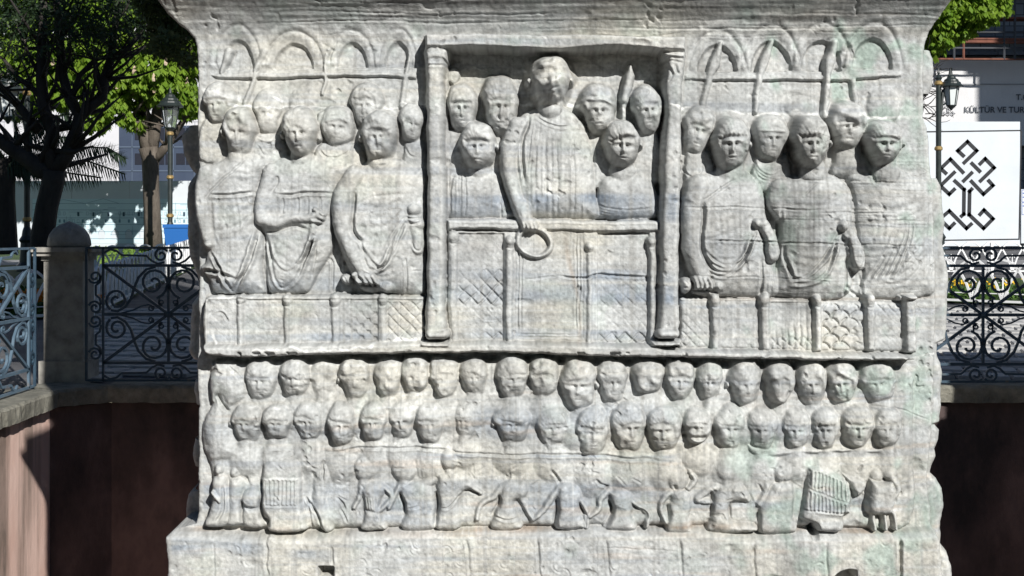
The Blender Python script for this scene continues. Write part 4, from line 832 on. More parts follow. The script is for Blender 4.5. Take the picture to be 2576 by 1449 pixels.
# ------------------------------------------------------------ ground, pit, walls
def gz(Y): return .0 if Y<11.2 else .0242*(Y-11.2)
XL,XR,YB=-3.33,4.35,10.95
asph=noisy('plaza_stone',[(.3,(.06,.06,.065)),(.5,(.10,.10,.105)),(.7,(.15,.15,.15))],scale=1.5,bump=.3,bscale=60)
m=MB(); ys=[YB+.12,11.2,14,18,24,32,42,60,90,150,300]
for i in range(len(ys)-1): m.quad((-200,ys[i],gz(ys[i])-.012),(200,ys[i],gz(ys[i])-.012),(200,ys[i+1],gz(ys[i+1])-.012),(-200,ys[i+1],gz(ys[i+1])-.012))
m.quad((-200,-60,-.012),(XL-.12,-60,-.012),(XL-.12,YB+.12,-.012),(-200,YB+.12,-.012)); m.quad((XR+.12,-60,-.012),(200,-60,-.012),(200,YB+.12,-.012),(XR+.12,YB+.12,-.012))
m.quad((XL-.12,-60,-.012),(XR+.12,-60,-.012),(XR+.12,1.9,-.012),(XL-.12,1.9,-.012))
g=m.build('ground',asph); tag(g,kind='structure')
m=MB(); m.quad((XL-.3,1.8,ZF),(XR+.3,1.8,ZF),(XR+.3,YB+.3,ZF),(XL-.3,YB+.3,ZF))
pf=noisy('pit_earth',[(.35,(.12,.10,.08)),(.6,(.20,.17,.14))],scale=4); o=m.build('pit_floor',pf); tag(o,kind='structure')
# pink plaster with damp stains
pink=mat_new('pink_plaster',rough=.9,spec=.15); t=pink.node_tree; N=t.nodes; L=t.links; b=N['Principled BSDF']
tc=N.new('ShaderNodeTexCoord'); 
def nz(scale,st,det=6,rg=.6):
    mp=N.new('ShaderNodeMapping'); mp.inputs['Scale'].default_value=st; L.new(tc.outputs['Object'],mp.inputs[0]); n=N.new('ShaderNodeTexNoise'); n.inputs['Scale'].default_value=scale; n.inputs['Detail'].default_value=det; n.inputs['Roughness'].default_value=rg; L.new(mp.outputs[0],n.inputs['Vector']); return n
def ramp(n,stops):
    r=N.new('ShaderNodeValToRGB'); e=r.color_ramp.elements
    while len(e)<len(stops): e.new(.5)
    for i,(p,c) in enumerate(stops): e[i].position=p; e[i].color=(*c,1)
    L.new(n.outputs[0],r.inputs[0]); return r
def mixn(fac,A,B):
    x=N.new('ShaderNodeMix'); x.data_type='RGBA'; L.new(fac,x.inputs['Factor']); L.new(A,x.inputs['A']); L.new(B,x.inputs['B']); return x.outputs['Result']
r1=ramp(nz(1.2,(1,1,.6)),[(.3,(.60,.38,.31)),(.5,(.74,.54,.47)),(.7,(.66,.45,.38))])
r2=ramp(nz(3.2,(1,1,.10),5),[(.45,(0,0,0)),(.62,(1,1,1))]); r3=ramp(nz(1.1,(1,1,1)),[(.45,(.15,.12,.10)),(.6,(.26,.20,.17))])
c1=mixn(r2.outputs[0],r1.outputs[0],r3.outputs[0])
r4=ramp(nz(1.4,(1,1,.7),8,.7),[(.50,(0,0,0)),(.58,(.8,.8,.8)),(.66,(0,0,0))]); 
c2=mixn(r4.outputs[0],r1.outputs[0],c1); c3n=N.new('ShaderNodeMix'); c3n.data_type='RGBA'; c3n.inputs['Factor'].default_value=.85; L.new(c2,c3n.inputs['A']); L.new(c1,c3n.inputs['B']); L.new(c3n.outputs['Result'],b.inputs['Base Color'])
bb=N.new('ShaderNodeBump'); bb.inputs['Strength'].default_value=.5; bb.inputs['Distance'].default_value=.01; L.new(nz(14,(1,1,.6),10,.7).outputs[0],bb.inputs['Height']); L.new(bb.outputs[0],b.inputs['Normal'])
ZC=-.135
damp_shade=noisy('stained_shaded_plaster',[(.32,(.05,.042,.042)),(.47,(.12,.085,.08)),(.60,(.21,.145,.135)),(.72,(.08,.065,.062))],scale=1.5,detail=10,stretch=(1,1,.55),bump=.5,bscale=14,bdist=.01,spec=.15)  # stained plaster, its tone also darkened to stand in for pit shade
def wallq(name,p0,p1,lab,mat=None):
    m=MB(); n=24; a=Vector(p0); c=Vector(p1); d=(c-a); nor=Vector((d.y,-d.x,0)).normalized()
    m.add([],[])
    for (oa,ob_) in ((0,0),):
        pass
    m2=MB(); 
    e=[a,c,c+nor*.25,a+nor*.25]
    m2.add([(p.x,p.y,ZF) for p in e]+[(p.x,p.y,ZC) for p in e],[(0,1,5,4),(1,2,6,5),(2,3,7,6),(3,0,4,7),(4,5,6,7),(3,2,1,0)])
    o=m2.build(name,mat or pink); tag(o,lab,'wall'); return o
coping=noisy('rough_coping_stone',[(.3,(.10,.10,.085)),(.5,(.20,.195,.165)),(.72,(.33,.32,.27))],scale=7,detail=10,bump=.9,bscale=22,bdist=.02)
CH=.35
wA=wallq('pit_wall',(XR,YB,0),(XL+CH,YB,0),'pink plastered retaining wall across the back of the sunken pit',damp_shade)
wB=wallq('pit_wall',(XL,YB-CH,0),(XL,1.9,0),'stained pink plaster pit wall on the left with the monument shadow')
wC=wallq('pit_wall',(XL+CH,YB,0),(XL,YB-CH,0),'short slanting plaster wall filling the back left pit corner',damp_shade)
wD=wallq('pit_wall',(XR,1.9,0),(XR,YB,0),'pink plaster pit wall along the right side out of view'); wE=wallq('pit_wall',(XL,1.9,0),(XR,1.9,0),'pit wall nearest the viewer, below the picture')
def cop(par,a,c,n):
    a=Vector(a); c=Vector(c); d=(c-a); ln=d.length; d.normalize(); nor=Vector((d.y,-d.x,0))
    for i in range(n):
        s0=ln*i/n+.004; s1=ln*(i+1)/n-.004; k=max(4,int((s1-s0)/.05)); vs=[];fs=[]
        for j in range(k+1):
            s=s0+(s1-s0)*j/k
            j1,j2,j3=[random.uniform(-.008,.008) for _ in range(3)]
            pr=[(-.065+j1,ZC+.004+abs(j2)),(-.075+j3,-.02),(-.06+j2,.0+j3*.3),(.40,.002)]
            vs+=[tuple(a+d*s+nor*x)[:2]+(z,) for x,z in pr]+[tuple(a+d*s+nor*.40)[:2]+(ZC+.004,)]
        for j in range(k):
            for q in range(5): fs.append((j*5+q,j*5+(q+1)%5,(j+1)*5+(q+1)%5,(j+1)*5+q))
        fs+= [tuple(range(4,-1,-1)),tuple(k*5+q for q in range(5))]
        m=MB(); m.add(vs,fs); m.build('coping_stone',coping,par)
cop(wA,(XR,YB,0),(XL+CH-.03,YB,0),6); cop(wB,(XL,YB-CH,0),(XL,1.9,0),7); cop(wC,(XL+CH-.04,YB,0),(XL,YB-CH+.01,0),1)
# ------------------------------------------------------------ plaza paving, block by block where it can be seen
pav=[noisy('paving_block',[(.3,c0),(.7,c1)],scale=6,bump=.5,bscale=50,rough=.8) for c0,c1 in (((.32,.325,.33),(.44,.44,.435)),((.27,.275,.28),(.38,.38,.38)),((.35,.35,.345),(.48,.475,.46)))]
pv=empty('plaza_paving',(0,11.4,0)); tag(pv,kind='structure')
meshes=[]
for mt in pav:
    m=MB(); m.add([(-.092,-.172,-.01),(.092,-.172,-.01),(.092,.172,-.01),(-.092,.172,-.01),(-.084,-.160,.018),(.084,-.160,.018),(.084,.160,.018),(-.084,.160,.018)],[(0,1,5,4),(1,2,6,5),(2,3,7,6),(3,0,4,7),(4,5,6,7)])
    me=bpy.data.meshes.new('paving_block'); me.from_pydata(m.v,[],m.f); me.materials.append(mt); meshes.append(me)
npv=0; ang=-.22
cells=[]
for r_ in range(-10,26):
    for c_ in range(-60,100):
        x=c_*.205+(r_%2)*.10; y=r_*.40
        X=x*math.cos(ang)-y*math.sin(ang); Y=11.5+x*math.sin(ang)+y*math.cos(ang)
        if Y<11.36 or Y>18.5: continue
        px=CX+X/Y*FP
        if 190<px<505 or 2335<px<2610: cells.append((Y,X,r_))
cells.sort()
rest=MB()
for k_,(Y,X,r_) in enumerate(cells):
    z=gz(Y)+random.uniform(-.001,.001)
    if k_<290:
        o=bpy.data.objects.new('paving_block',random.choice(meshes)); C.objects.link(o); o.parent=pv; o.location=(X,Y-11.4,z); o.rotation_euler=(random.uniform(-.004,.004),.0,ang)
    else:
        ca,sa=math.cos(ang),math.sin(ang)
        vs=[(x*ca-y*sa+X,x*sa+y*ca+Y-11.4,z+h) for x,y,h in ((-.092,-.172,-.01),(.092,-.172,-.01),(.092,.172,-.01),(-.092,.172,-.01),(-.084,-.160,.018),(.084,-.160,.018),(.084,.160,.018),(-.084,.160,.018))]
        rest.add(vs,[(0,1,5,4),(1,2,6,5),(2,3,7,6),(3,0,4,7),(4,5,6,7)])
if rest.v:
    o=rest.build('distant_paving_blocks',pav[0],pv); o['kind']='stuff'
# ------------------------------------------------------------ wrought iron railing
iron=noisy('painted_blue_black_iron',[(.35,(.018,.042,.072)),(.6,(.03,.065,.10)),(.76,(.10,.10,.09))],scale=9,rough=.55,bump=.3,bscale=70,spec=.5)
iron_sunlit=noisy('weathered_sunlit_blue_iron',[(.3,(.06,.105,.15)),(.6,(.10,.155,.21)),(.75,(.15,.11,.08))],scale=9,rough=.6,bump=.3,bscale=70,spec=.4)  # lighter copy of the railing iron, sunlit tone put into the colour
def spiral(cx,cy,r0,r1,a0,turns,n=22):
    return [(cx+(r0+(r1-r0)*(i/n)**.8)*math.cos(a0+turns*2*math.pi*i/n),cy+(r0+(r1-r0)*(i/n)**.8)*math.sin(a0+turns*2*math.pi*i/n)) for i in range(n+1)]
# one bay in its own plane: s along the rail from the centre bar, h height; half bay .50, lower rail .155, upper rail .885, top 1.015, foot .025
def bay(root,xf,hw,flip=1,mat=iron):
    def tubeit(name,pts,r=.0125):
        m=MB(); m.tube([xf(p[0],p[1]) for p in pts],r,4); return m.build(name,mat,root)
    k=hw/.5; mid=.52
    for h in (.155,.885): tubeit('rail',[(-hw,h),(hw,h)],.015)
    tubeit('centre_bar',[(0,.155),(0,.885)],.013); tubeit('cross_bar',[(-hw,mid),(hw,mid)],.015)
    tubeit('diagonal_bar',[(-hw,.155),(0,mid),(hw,.885)],.015); tubeit('diagonal_bar',[(-hw,.885),(0,mid),(hw,.155)],.015)
    for sx in (-1,1):
        for sy in (-1,1):
            f=lambda p: (sx*p[0]*k, mid+sy*p[1])
            s=[(p[0],p[1]) for p in spiral(.125,.215,.018,.098,.2,-1.45)]          # tight roll beside the centre bar
            e=s[-1]
            body=[(.15,.335),(.215,.30),(.262,.235),(.27,.17),(.30,.085),(.36,.035),(.42,.03)]
            roll=spiral(.405,.115,.095,.016,-1.3,1.35)
            s1=spiral(.115,.235,.016,.118,.6,1.62)
            tubeit('scroll',[f(p) for p in s1],.0125)
            tubeit('scroll',[f(p) for p in [(.10,.355),(.17,.335),(.23,.275),(.262,.20),(.285,.12),(.33,.055),(.39,.022),(.44,.03)]],.0125)
            tubeit('scroll',[f(p) for p in spiral(.395,.105,.016,.085,2.2,-1.5)],.0125)
            tubeit('small_scroll',[f(p) for p in [(0,.20),(.035,.165),(.07,.125),(.072,.085),(.045,.062)]+spiral(.052,.088,.026,.008,-1.4,1.2,12)],.008)
            tubeit('small_scroll',[f(p) for p in [(.36,.008),(.27,.03),(.21,.06),(.15,.072),(.11,.055)]+spiral(.135,.045,.024,.008,2.6,1.2,12)],.008)
            m=MB(); c_=xf(*f((.0,.205))); m.lathe(tuple(Vector(c_)-Vector((0,0,.018))),[(.016,0),(.02,.01),(.02,.026),(.016,.036)],8); m.build('collar',mat,root)
    m=MB(); m.lathe(tuple(Vector(xf(0,mid))-Vector((0,0,.02))),[(.018,0),(.026,.01),(.026,.03),(.018,.04)],8); m.build('boss',mat,root)
def strips(root,xf,s0,s1,c,mat):
    def tubeit(name,pts,r=.0125):
        m=MB(); m.tube([xf(p[0],p[1]) for p in pts],r,4); return m.build(name,mat,root)
    tubeit('top_rail',[(s0,1.018),(s1,1.018)],.012); tubeit('bottom_rail',[(s0,.025),(s1,.025)],.012)
    for cc in c:
        for (h0,sg) in ((.95,1),(.09,-1)):
            for sx in (-1,1):
                tubeit('scroll',[(cc+sx*p[0],h0+sg*p[1]) for p in spiral(.055,.012,.010,.055,.4,1.35,16)],.011)
                tubeit('stepped_bar',[(cc+sx*p[0],h0+sg*p[1]) for p in [(.03,-.04),(.08,-.052),(.125,-.03),(.165,.008),(.35,.012),(.39,.045),(.44,.055),(.48,.03)]],.011)
def post_strip(root,xf,s,mat,dirn):
    def tubeit(name,pts,r=.0125):
        m=MB(); m.tube([xf(p[0],p[1]) for p in pts],r,4); return m.build(name,mat,root)
    tubeit('upright',[(s,.02),(s,1.02)],.013); tubeit('upright',[(s+dirn*.125,.02),(s+dirn*.125,1.02)],.011)
    for h0,sg in ((.80,-1),(.57,1),(.47,-1),(.22,1)):
        tubeit('scroll',[(s+dirn*p[0],h0+sg*p[1]) for p in spiral(.065,0,.01,.05,.3,1.4,16)],.011)
    for h0 in (.70,.33): tubeit('stepped_bar',[(s+dirn*p[0],h0+p[1]) for p in [(.11,.11),(.10,.06),(.07,.035),(.07,-.035),(.10,-.06),(.11,-.11)]],.011)
YR=10.9+.13
root=empty('iron_railing',((417-CX)/FP*YR,YR,0)); tag(root,'dark wrought iron scroll railing on the back pit wall, left of the monument','railing')
c0=(424-CX)/FP*YR; xf=lambda s,h: (c0+s-root.location.x,0.0,h)
bay(root,xf,.49); 
xf2=lambda s,h: (c0+.98+s-root.location.x,0.0,h); bay(root,xf2,.49)
strips(root,xf,-.615,1.47,(0,.98),iron); post_strip(root,xf,-.615,iron,1)
for s in (-.49,.49,1.47):
    m=MB(); m.tube([xf(s,.02),xf(s,1.018)],.012,4); m.build('upright',iron,root)
YR2=10.80+.13
root2=empty('iron_railing',((2473-CX)/FP*YR2,YR2,0)); tag(root2,'wrought iron scroll railing right of the monument with white fence behind','railing')
c0r=(2473-CX)/FP*YR2; xg=lambda s,h: (s,0.0,h)
bay(root2,xg,.50); bay(root2,lambda s,h:(s-1.0,0.0,h),.50); strips(root2,xg,-1.5,.62,(0,-1.0),iron)
for s in (-1.5,-.5,.5,.62):
    m=MB(); m.tube([xg(s,.02),xg(s,1.018)],.012,4); m.build('upright',iron,root2)
root3=empty('iron_railing',(XL-.12,YB-.55,0)); tag(root3,'sunlit blue grey scroll railing above the left pit wall','railing')
xs3=lambda off: (lambda s,h: (0.0,off+s,h))
for off in (-.62,-2.1,-3.58): bay(root3,xs3(off),.72,mat=iron_sunlit)
strips(root3,xs3(0),-4.3,.22,(-.62,-2.1,-3.58),iron_sunlit); post_strip(root3,xs3(0),.24,iron,-1)
for s in (.10,-1.34,-2.82,-4.3):
    m=MB(); m.tube([(0,s,.02),(0,s,1.018)],.012,4); m.build('upright',iron_sunlit,root3)
# stone pier with a domed top
pier_m=noisy('pitted_pier_stone',[(.3,(.17,.165,.15)),(.5,(.30,.29,.265)),(.7,(.40,.385,.35))],scale=8,detail=10,bump=.7,bscale=26,bdist=.012)
YP=11.28; px0=(174-CX)/FP*YP
pier=empty('stone_pier',(px0,YP,0)); tag(pier,'square stone gate pier with a domed cap at the railing corner','pier')
hw=.148
m=MB(); m.box((-hw-.03,-hw-.03,-.01),(hw+.03,hw+.03,.16)); m.box((-hw,-hw,.16),(hw,hw,.92)); m.build('shaft',pier_m,pier)
m=MB(); m.box((-hw-.015,-hw-.015,.92),(hw+.015,hw+.015,.955)); m.box((-.215,-.215,.955),(.215,.215,.985)); m.box((-.24,-.24,.985),(.24,.24,1.02)); m.build('capital',pier_m,pier)
m=MB(); m.lathe((0,0,1.02),[(.15,0),(.165,.015),(.162,.05),(.148,.095),(.118,.14),(.07,.172),(.03,.188),(.002,.2)],28); m.build('dome',pier_m,pier,smooth=True)
# ------------------------------------------------------------ white hooped garden fences, flower beds
white=noisy('white_painted_iron',[(.3,(.62,.63,.64)),(.6,(.76,.77,.77))],scale=12,bump=.15)
def hoop_fence(p0,p1,lab,h=.55):
    a=Vector(p0); c=Vector(p1); d=c-a; ln=d.length; d.normalize()
    r=empty('garden_fence',tuple(a)); tag(r,lab,'fence',None); n=max(2,int(ln/.36)); st=ln/n
    dz=(c.z-a.z)/ln; q=lambda s,z: (d.x*s,d.y*s,z+dz*s)
    m=MB(); m.tube([q(0,.06),q(ln,.06)],.02,4); m.tube([q(0,.16),q(ln,.16)],.009,4); m.build('rail',white,r)
    for i in range(n+1):
        m=MB(); s=i*st
        R=st*.98; pts=[q(s-R+ (R*2)*k/10, .06+(h-.06)*math.sin(math.pi*k/10)**.75) for k in range(11) if 0<=s-R+(R*2)*k/10<=ln]
        if len(pts)>2: m.tube(pts,.02,4); m.build('hoop',white,r)
        m=MB(); m.tube([q(s,.06),q(s,h*.62)],.011,4); 
        m.tube([q(s-.05,.30),q(s,.36),q(s+.05,.30)],.008,4); m.build('spear_bar',white,r)
        m=MB()
        for sx in (-1,1): m.tube([q(s+sx*(.02+.05*math.cos(t_*.9)),.22-.05+.05*math.sin(t_*.9)) for t_ in range(6)],.009,4)
        if 0<s<ln: m.build('scroll',white,r)
        if i%4==0:
            m=MB(); m.box((d.x*s-.025,d.y*s-.025,dz*s-.02),(d.x*s+.025,d.y*s+.025,dz*s+h*.98)); m.build('post',white,r)
    return r
G=lambda px,Y: Vector(((px-CX)/FP*Y,Y,gz(Y)))
hoop_fence(G(232,17.2),G(490,30),'white hooped iron fence receding behind the left railing, beside the paving',.58)
hoop_fence(G(-260,15.8),G(232,17.1),'white hooped iron fence seen behind the far left railing and pier',.58)
hoop_fence(G(240,27.5),G(520,29.5),'far white hooped fence below the chestnut tree',.5)
hoop_fence(G(2300,19.6),G(2760,18.4),'near white hooped fence in front of yellow flowers, right',.60)
hoop_fence(G(2290,27),G(2700,27),'far white hooped fence below the white billboard, right',.60)
grass_m=noisy('lawn_soil',[(.35,(.030,.055,.018)),(.6,(.06,.10,.03))],scale=6,bump=.5,bscale=30)
m=MB()
def patch(m,pts,z=.004): m.add([(p[0],p[1],gz(p[1])+z) for p in pts],[tuple(range(len(pts)))])
patch(m,[G(-400,16),G(232,17.3),G(500,30.2),G(560,40),G(-900,40)],.012); patch(m,[G(2280,19.9),G(2800,18.7),G(2900,25.5),G(2280,25.5)],.012)
patch(m,[G(230,33),G(520,33),G(560,41),G(160,41)],.03)
o=m.build('flower_bed_soil',grass_m); tag(o,kind='structure')
road=noisy('pale_road',[(.3,(.22,.22,.225)),(.7,(.30,.30,.30))],scale=2,bump=.2); m=MB(); patch(m,[G(-900,30.5),G(3600,30.5),G(3600,33),G(-900,33)],.016); o=m.build('road',road); tag(o,kind='structure')
kerb_m=noisy('kerb_stone',[(.3,(.33,.32,.30)),(.7,(.45,.44,.41))],scale=6); m=MB(); m.box((-60,41.4,gz(41.4)),(60,41.7,gz(41.4)+.16)); o=m.build('kerb',kerb_m); tag(o,kind='structure')
def scatter(name,region,n,size,mat,hmax,label=None,z0=0):
    co=[];q=[]; (pa,pb,Ya,Yb)=region
    Y=rng.uniform(Ya,Yb,n); px=rng.uniform(pa,pb,n); X=(px-CX)/FP*Y; Z=.0242*(Y-11.2)+rng.uniform(z0,hmax,n)
    A=rng.normal(size=(n,3)); A/=np.linalg.norm(A,axis=1)[:,None]; B=np.cross(A,rng.normal(size=(n,3))); B/=np.linalg.norm(B,axis=1)[:,None]
    c=np.stack([X,Y,Z],1)[:,None,:]; s=size*rng.uniform(.6,1.3,n)[:,None,None]
    v=c+np.stack([-A-B*.5,A-B*.5,A+B*.5,-A+B*.5],1)*s
    o=np_mesh(name,v.reshape(-1,3),np.arange(n*4).reshape(n,4),mat); tag(o,kind='stuff'); 
    if label: tag(o,label)
    return o
leafm=noisy('bed_leaves',[(.3,(.03,.07,.015)),(.7,(.08,.15,.03))],scale=8,bump=0); yel=mat_new('yellow_petals',(.75,.45,.02),.6); org_=mat_new('orange_petals',(.65,.20,.02),.6)
tag(scatter('flower_leaves',(2300,2640,19.9,21.5),1500,.03,leafm,.14),cat='plants',label='green leaves of the flower bed behind the right white fence')
tag(scatter('yellow_flowers',(2380,2640,20.3,21.8),110,.026,yel,.22,z0=.10),cat='flowers',label='yellow flowers behind the white fence, right')
tag(scatter('flower_leaves',(-60,240,17.4,19.5),2600,.035,leafm,.22),cat='plants',label='green leaves of the flower bed behind the left railing')
tag(scatter('orange_flowers',(-40,260,17.4,18.6),420,.032,org_,.26,z0=.14),cat='flowers',label='yellow and orange flowers seen through the left railing')
tag(scatter('lawn_grass',(230,520,30.6,41),9000,.03,noisy('grass_blades',[(.3,(.07,.14,.02)),(.7,(.16,.25,.05))],scale=3,bump=0),.10),cat='grass',label='sunlit grass at the foot of the chestnut tree')
# ------------------------------------------------------------ billboards and wrapped buildings
panel_w=noisy('white_board',[(.3,(.52,.56,.60)),(.7,(.60,.635,.67))],scale=.8,bump=.25,bscale=1.2,bdist=.03); black=mat_new('black_print',(.012,.014,.018),.5); bluep=noisy('pale_blue_print',[(.3,(.52,.66,.72)),(.7,(.62,.74,.78))],scale=.7,bump=0); line=mat_new('grey_blue_print',(.16,.27,.34),.6); dline=mat_new('dark_window_print',(.06,.10,.14),.6)
YH=39.6
def flat(name,mat,parent,polys,Y,off):
    m=MB()
    for p in polys:
        v=[P(a,b,Y)+Vector((0,-off,0))-parent.location for a,b in p]
        m.add(v,[tuple(range(len(v)))])
    return m.build(name,mat,parent)
def stroke(pts,w):
    out=[]
    for i in range(len(pts)-1):
        a=Vector(pts[i]).to_2d(); b=Vector(pts[i+1]).to_2d(); d=(b-a).normalized(); n=Vector((-d.y,d.x))*w/2
        e0=d*(w/2 if i>0 else 0); e1=d*(w/2 if i<len(pts)-2 else 0)
        out.append([tuple(a-e0+n),tuple(b+e1+n),tuple(b+e1-n),tuple(a-e0-n)])
    return out
hb=empty('hoarding',tuple(P(200,622,YH))); tag(hb,'pale blue site hoarding printed with facade drawings, left behind the trees','hoarding')
m=MB(); a=P(-700,455,YH)-hb.location; b=P(620,623,YH)-hb.location
for k_ in range(9):
    x0=a.x+(b.x-a.x)*k_/9; x1=a.x+(b.x-a.x)*(k_+1)/9
    m=MB(); m.box((x0+.006,0,b.z),(x1-.006,.05,a.z)); m.build('panel',panel_w,hb)
flat('printed_field',bluep,hb,[[(82,500),(620,500),(620,612),(82,612)]],YH,.006)
pol=[]; dk=[]; wh=[]
for (y0,n) in ((512,1),(528,1),(548,1),(565,1),(583,1),(600,1)): pol+=stroke([(82,y0),(620,y0+random.uniform(-1,1))],.9)
random.seed(3)
for i in range(46):
    x=90+i*11.6; 
    for y in (533,552):
        if random.random()<.8: pol+=[[(x,y),(x+5,y),(x+5,y+8),(x,y+8)]] if random.random()<.35 else sum([stroke([(x,y),(x+5,y),(x+5,y+8),(x,y+8),(x,y)],.6)],[])
for i in range(9):
    x=195+i*38
    dk.append([(x,534),(x+5,534),(x+5,544),(x,544)])
for i in range(13):
    x=120+i*34; r=9
    wh.append([(x+r*math.cos(t_*math.pi/8),590-r*1.4*math.sin(t_*math.pi/8)) for t_ in range(9)]+[(x-r,602),(x+r,602)])
    pol+=stroke([(x+r*math.cos(t_*math.pi/8),590-r*1.4*math.sin(t_*math.pi/8)) for t_ in range(9)],.7)
for i in range(40): 
    x=random.uniform(85,600); y=random.uniform(505,600); pol+=stroke([(x,y),(x+random.uniform(8,50),y)],.7); x=random.uniform(85,600); pol+=stroke([(x,y),(x,y+random.uniform(6,30))],.7)
pol+=stroke([(110,512),(160,502),(215,512)],.8)+stroke([(215,512),(260,500),(300,512)],.8)
[flat('printed_arch',panel_w,hb,[w_1],YH,.010) for w_1 in wh]; flat('printed_lines',line,hb,pol,YH,.014); flat('printed_windows',dline,hb,dk,YH,.014)
# right billboard with the knotted tree
def K4(x,y): return (2295.5+.3907*x,.3907*y)
rb=empty('billboard',tuple(P(2450,620,YH))); tag(rb,'white billboard with a black knotted tree emblem, right','billboard')
m=MB(); a=P(2250,306,YH)-rb.location; b=P(2566,619,YH)-rb.location; m.box((a.x,0,b.z),(b.x,.08,a.z)); m.build('board',panel_w,rb)
frame=stroke([K4(-150,852),K4(700,840)],3.2)+stroke([K4(700,842),K4(686,1544)],3.2)+stroke([K4(686,1540),K4(-150,1552)],3.2)
flat('printed_frame',black,rb,frame,YH,.006)
kn=[[(325,1055),(413,970),(354,912),(292,970),(335,1010)],[(222,1122),(182,1085),(244,1025),(332,1117)],[(276,1103),(180,1196),(237,1250),(276,1212)],[(265,1158),(332,1220),(330,1378),(308,1398)],
 [(388,1106),(322,1172)],[(375,1045),(440,1110)],[(428,1062),(468,1022),(525,1080),(430,1172)],[(484,1156),(518,1194),(457,1250),(372,1160)],[(388,1210),(368,1232),(365,1382),(458,1470),(518,1409),(460,1352),(428,1388)],[(275,1432),(237,1470),(176,1410),(237,1358),(348,1470),(385,1436)]]
pol=[]
for s_ in kn: pol+=stroke([K4(*p) for p in s_],9.2)
flat('tree_emblem',black,rb,pol,YH,.009)
nb=empty('billboard',tuple(P(2620,620,YH+.4))); tag(nb,'second white board with blue lettering at the right edge','billboard')
m=MB(); a=P(2569,476,YH+.4)-nb.location; b=P(2760,612,YH+.4)-nb.location; m.box((a.x,0,b.z),(b.x,.06,a.z)); m.build('board',panel_w,nb)
bl_=mat_new('blue_print',(.05,.12,.40),.6); flat('printed_box',bl_,nb,stroke([(2571,478),(2620,478),(2620,508),(2571,508),(2571,478)],1)+stroke([(2571,510),(2620,510),(2620,540),(2571,540),(2571,510)],1)+stroke([(2573,486),(2612,486)],2.5)+stroke([(2573,496),(2605,496)],2.5)+stroke([(2573,518),(2608,518)],2.5),YH+.4,.006)
# wrapped building, right: shaded stone wall, scaffold, printed tarpaulin
YW=55.0
brick=mat_new('grey_stone_courses',rough=.9); t=brick.node_tree; N=t.nodes; L=t.links; b_=N['Principled BSDF']
tc=N.new('ShaderNodeTexCoord'); mp=N.new('ShaderNodeMapping'); mp.inputs['Rotation'].default_value=(math.radians(90),0,0); L.new(tc.outputs['Object'],mp.inputs[0]); bt=N.new('ShaderNodeTexBrick')
bt.inputs['Scale'].default_value=1; bt.inputs['Brick Width'].default_value=1.1; bt.inputs['Row Height'].default_value=.42; bt.inputs['Mortar Size'].default_value=.02
bt.inputs['Color1'].default_value=(.20,.22,.24,1); bt.inputs['Color2'].default_value=(.15,.165,.19,1); bt.inputs['Mortar'].default_value=(.06,.065,.075,1); L.new(mp.outputs[0],bt.inputs['Vector']); L.new(bt.outputs[0],b_.inputs['Base Color'])
tarp=noisy('white_tarpaulin',[(.3,(.56,.56,.57)),(.7,(.66,.66,.67))],scale=.6,bump=.35,bscale=1.5,bdist=.08,stretch=(1,1,.6)); grey_p=mat_new('grey_print',(.10,.11,.125),.6); lg=mat_new('light_grey_print',(.30,.31,.33),.6)
bld=empty('scaffolded_building',tuple(P(2560,622,YW))); tag(bld,'large building under restoration behind the right billboard','building')
p0=P(2100,-700,YW)-bld.location; p1=P(3300,640,YW)-bld.location
m=MB(); m.box((p0.x,.9,p1.z),(p1.x,12,p0.z)); m.build('wall',brick,bld)
for yy in (96,130,165,-20): 
    m=MB(); q=P(2100,yy,YW)-bld.location; m.box((p0.x,.55,q.z-.05),(p1.x,.9,q.z+.07)); m.build('string_course',brick,bld)
tp=P(2100,147,YW)-bld.location; tb=P(2100,312,YW)-bld.location
m=MB(); nx=60; nz_=12; vs=[];fs=[]
for i in range(nz_+1):
    for j in range(nx+1):
        x=p0.x+(p1.x-p0.x)*j/nx; z=tb.z-.8+(tp.z-tb.z+.8)*i/nz_; vs.append((x,.015*math.sin(j*1.9)*(i%3-1)+.02,z+(.05*math.sin(j*1.3) if i==nz_ else 0)))
for i in range(nz_):
    for j in range(nx): fs.append((i*(nx+1)+j,i*(nx+1)+j+1,(i+1)*(nx+1)+j+1,(i+1)*(nx+1)+j))
m.add(vs,fs); m.build('printed_tarpaulin',tarp,bld,smooth=True)
flat('printed_line',lg,bld,stroke([(2345,211.5),(2900,213)],2.6),YW-.015,.006)
def text(body,px,py,height_px,Y,mat,parent,name,bold=.012):
    cu=bpy.data.curves.new('t','FONT'); cu.body=body; cu.size=1; cu.offset=bold; cu.extrude=0.0
    o=bpy.data.objects.new('t',cu); C.objects.link(o); dg=bpy.context.evaluated_depsgraph_get(); me=bpy.data.meshes.new_from_object(o.evaluated_get(dg)); bpy.data.objects.remove(o); 
    s=height_px/FP*Y/.70; o=bpy.data.objects.new(name,me); me.name=name; C.objects.link(o); me.materials.clear(); me.materials.append(mat); o.parent=parent
    o.location=P(px,py,Y)-parent.location; o.rotation_euler=(math.radians(90),0,0); o.scale=(s,s,s); return o
text('T.C.',2556,251,14,YW-.025,grey_p,bld,'lettering',.02); text('KÜLTÜR VE TURİZM BAKANLIĞI',2425,283,14.5,YW-.025,grey_p,bld,'lettering',.02)
kn2=[]
for s_ in kn: kn2+=stroke([(2369+(.3907*(x-180))*.25*1.0,247+(.3907*(y-912))*.20) for x,y in s_],2.2)
flat('tree_emblem',lg,bld,kn2,YW-.02,.005)
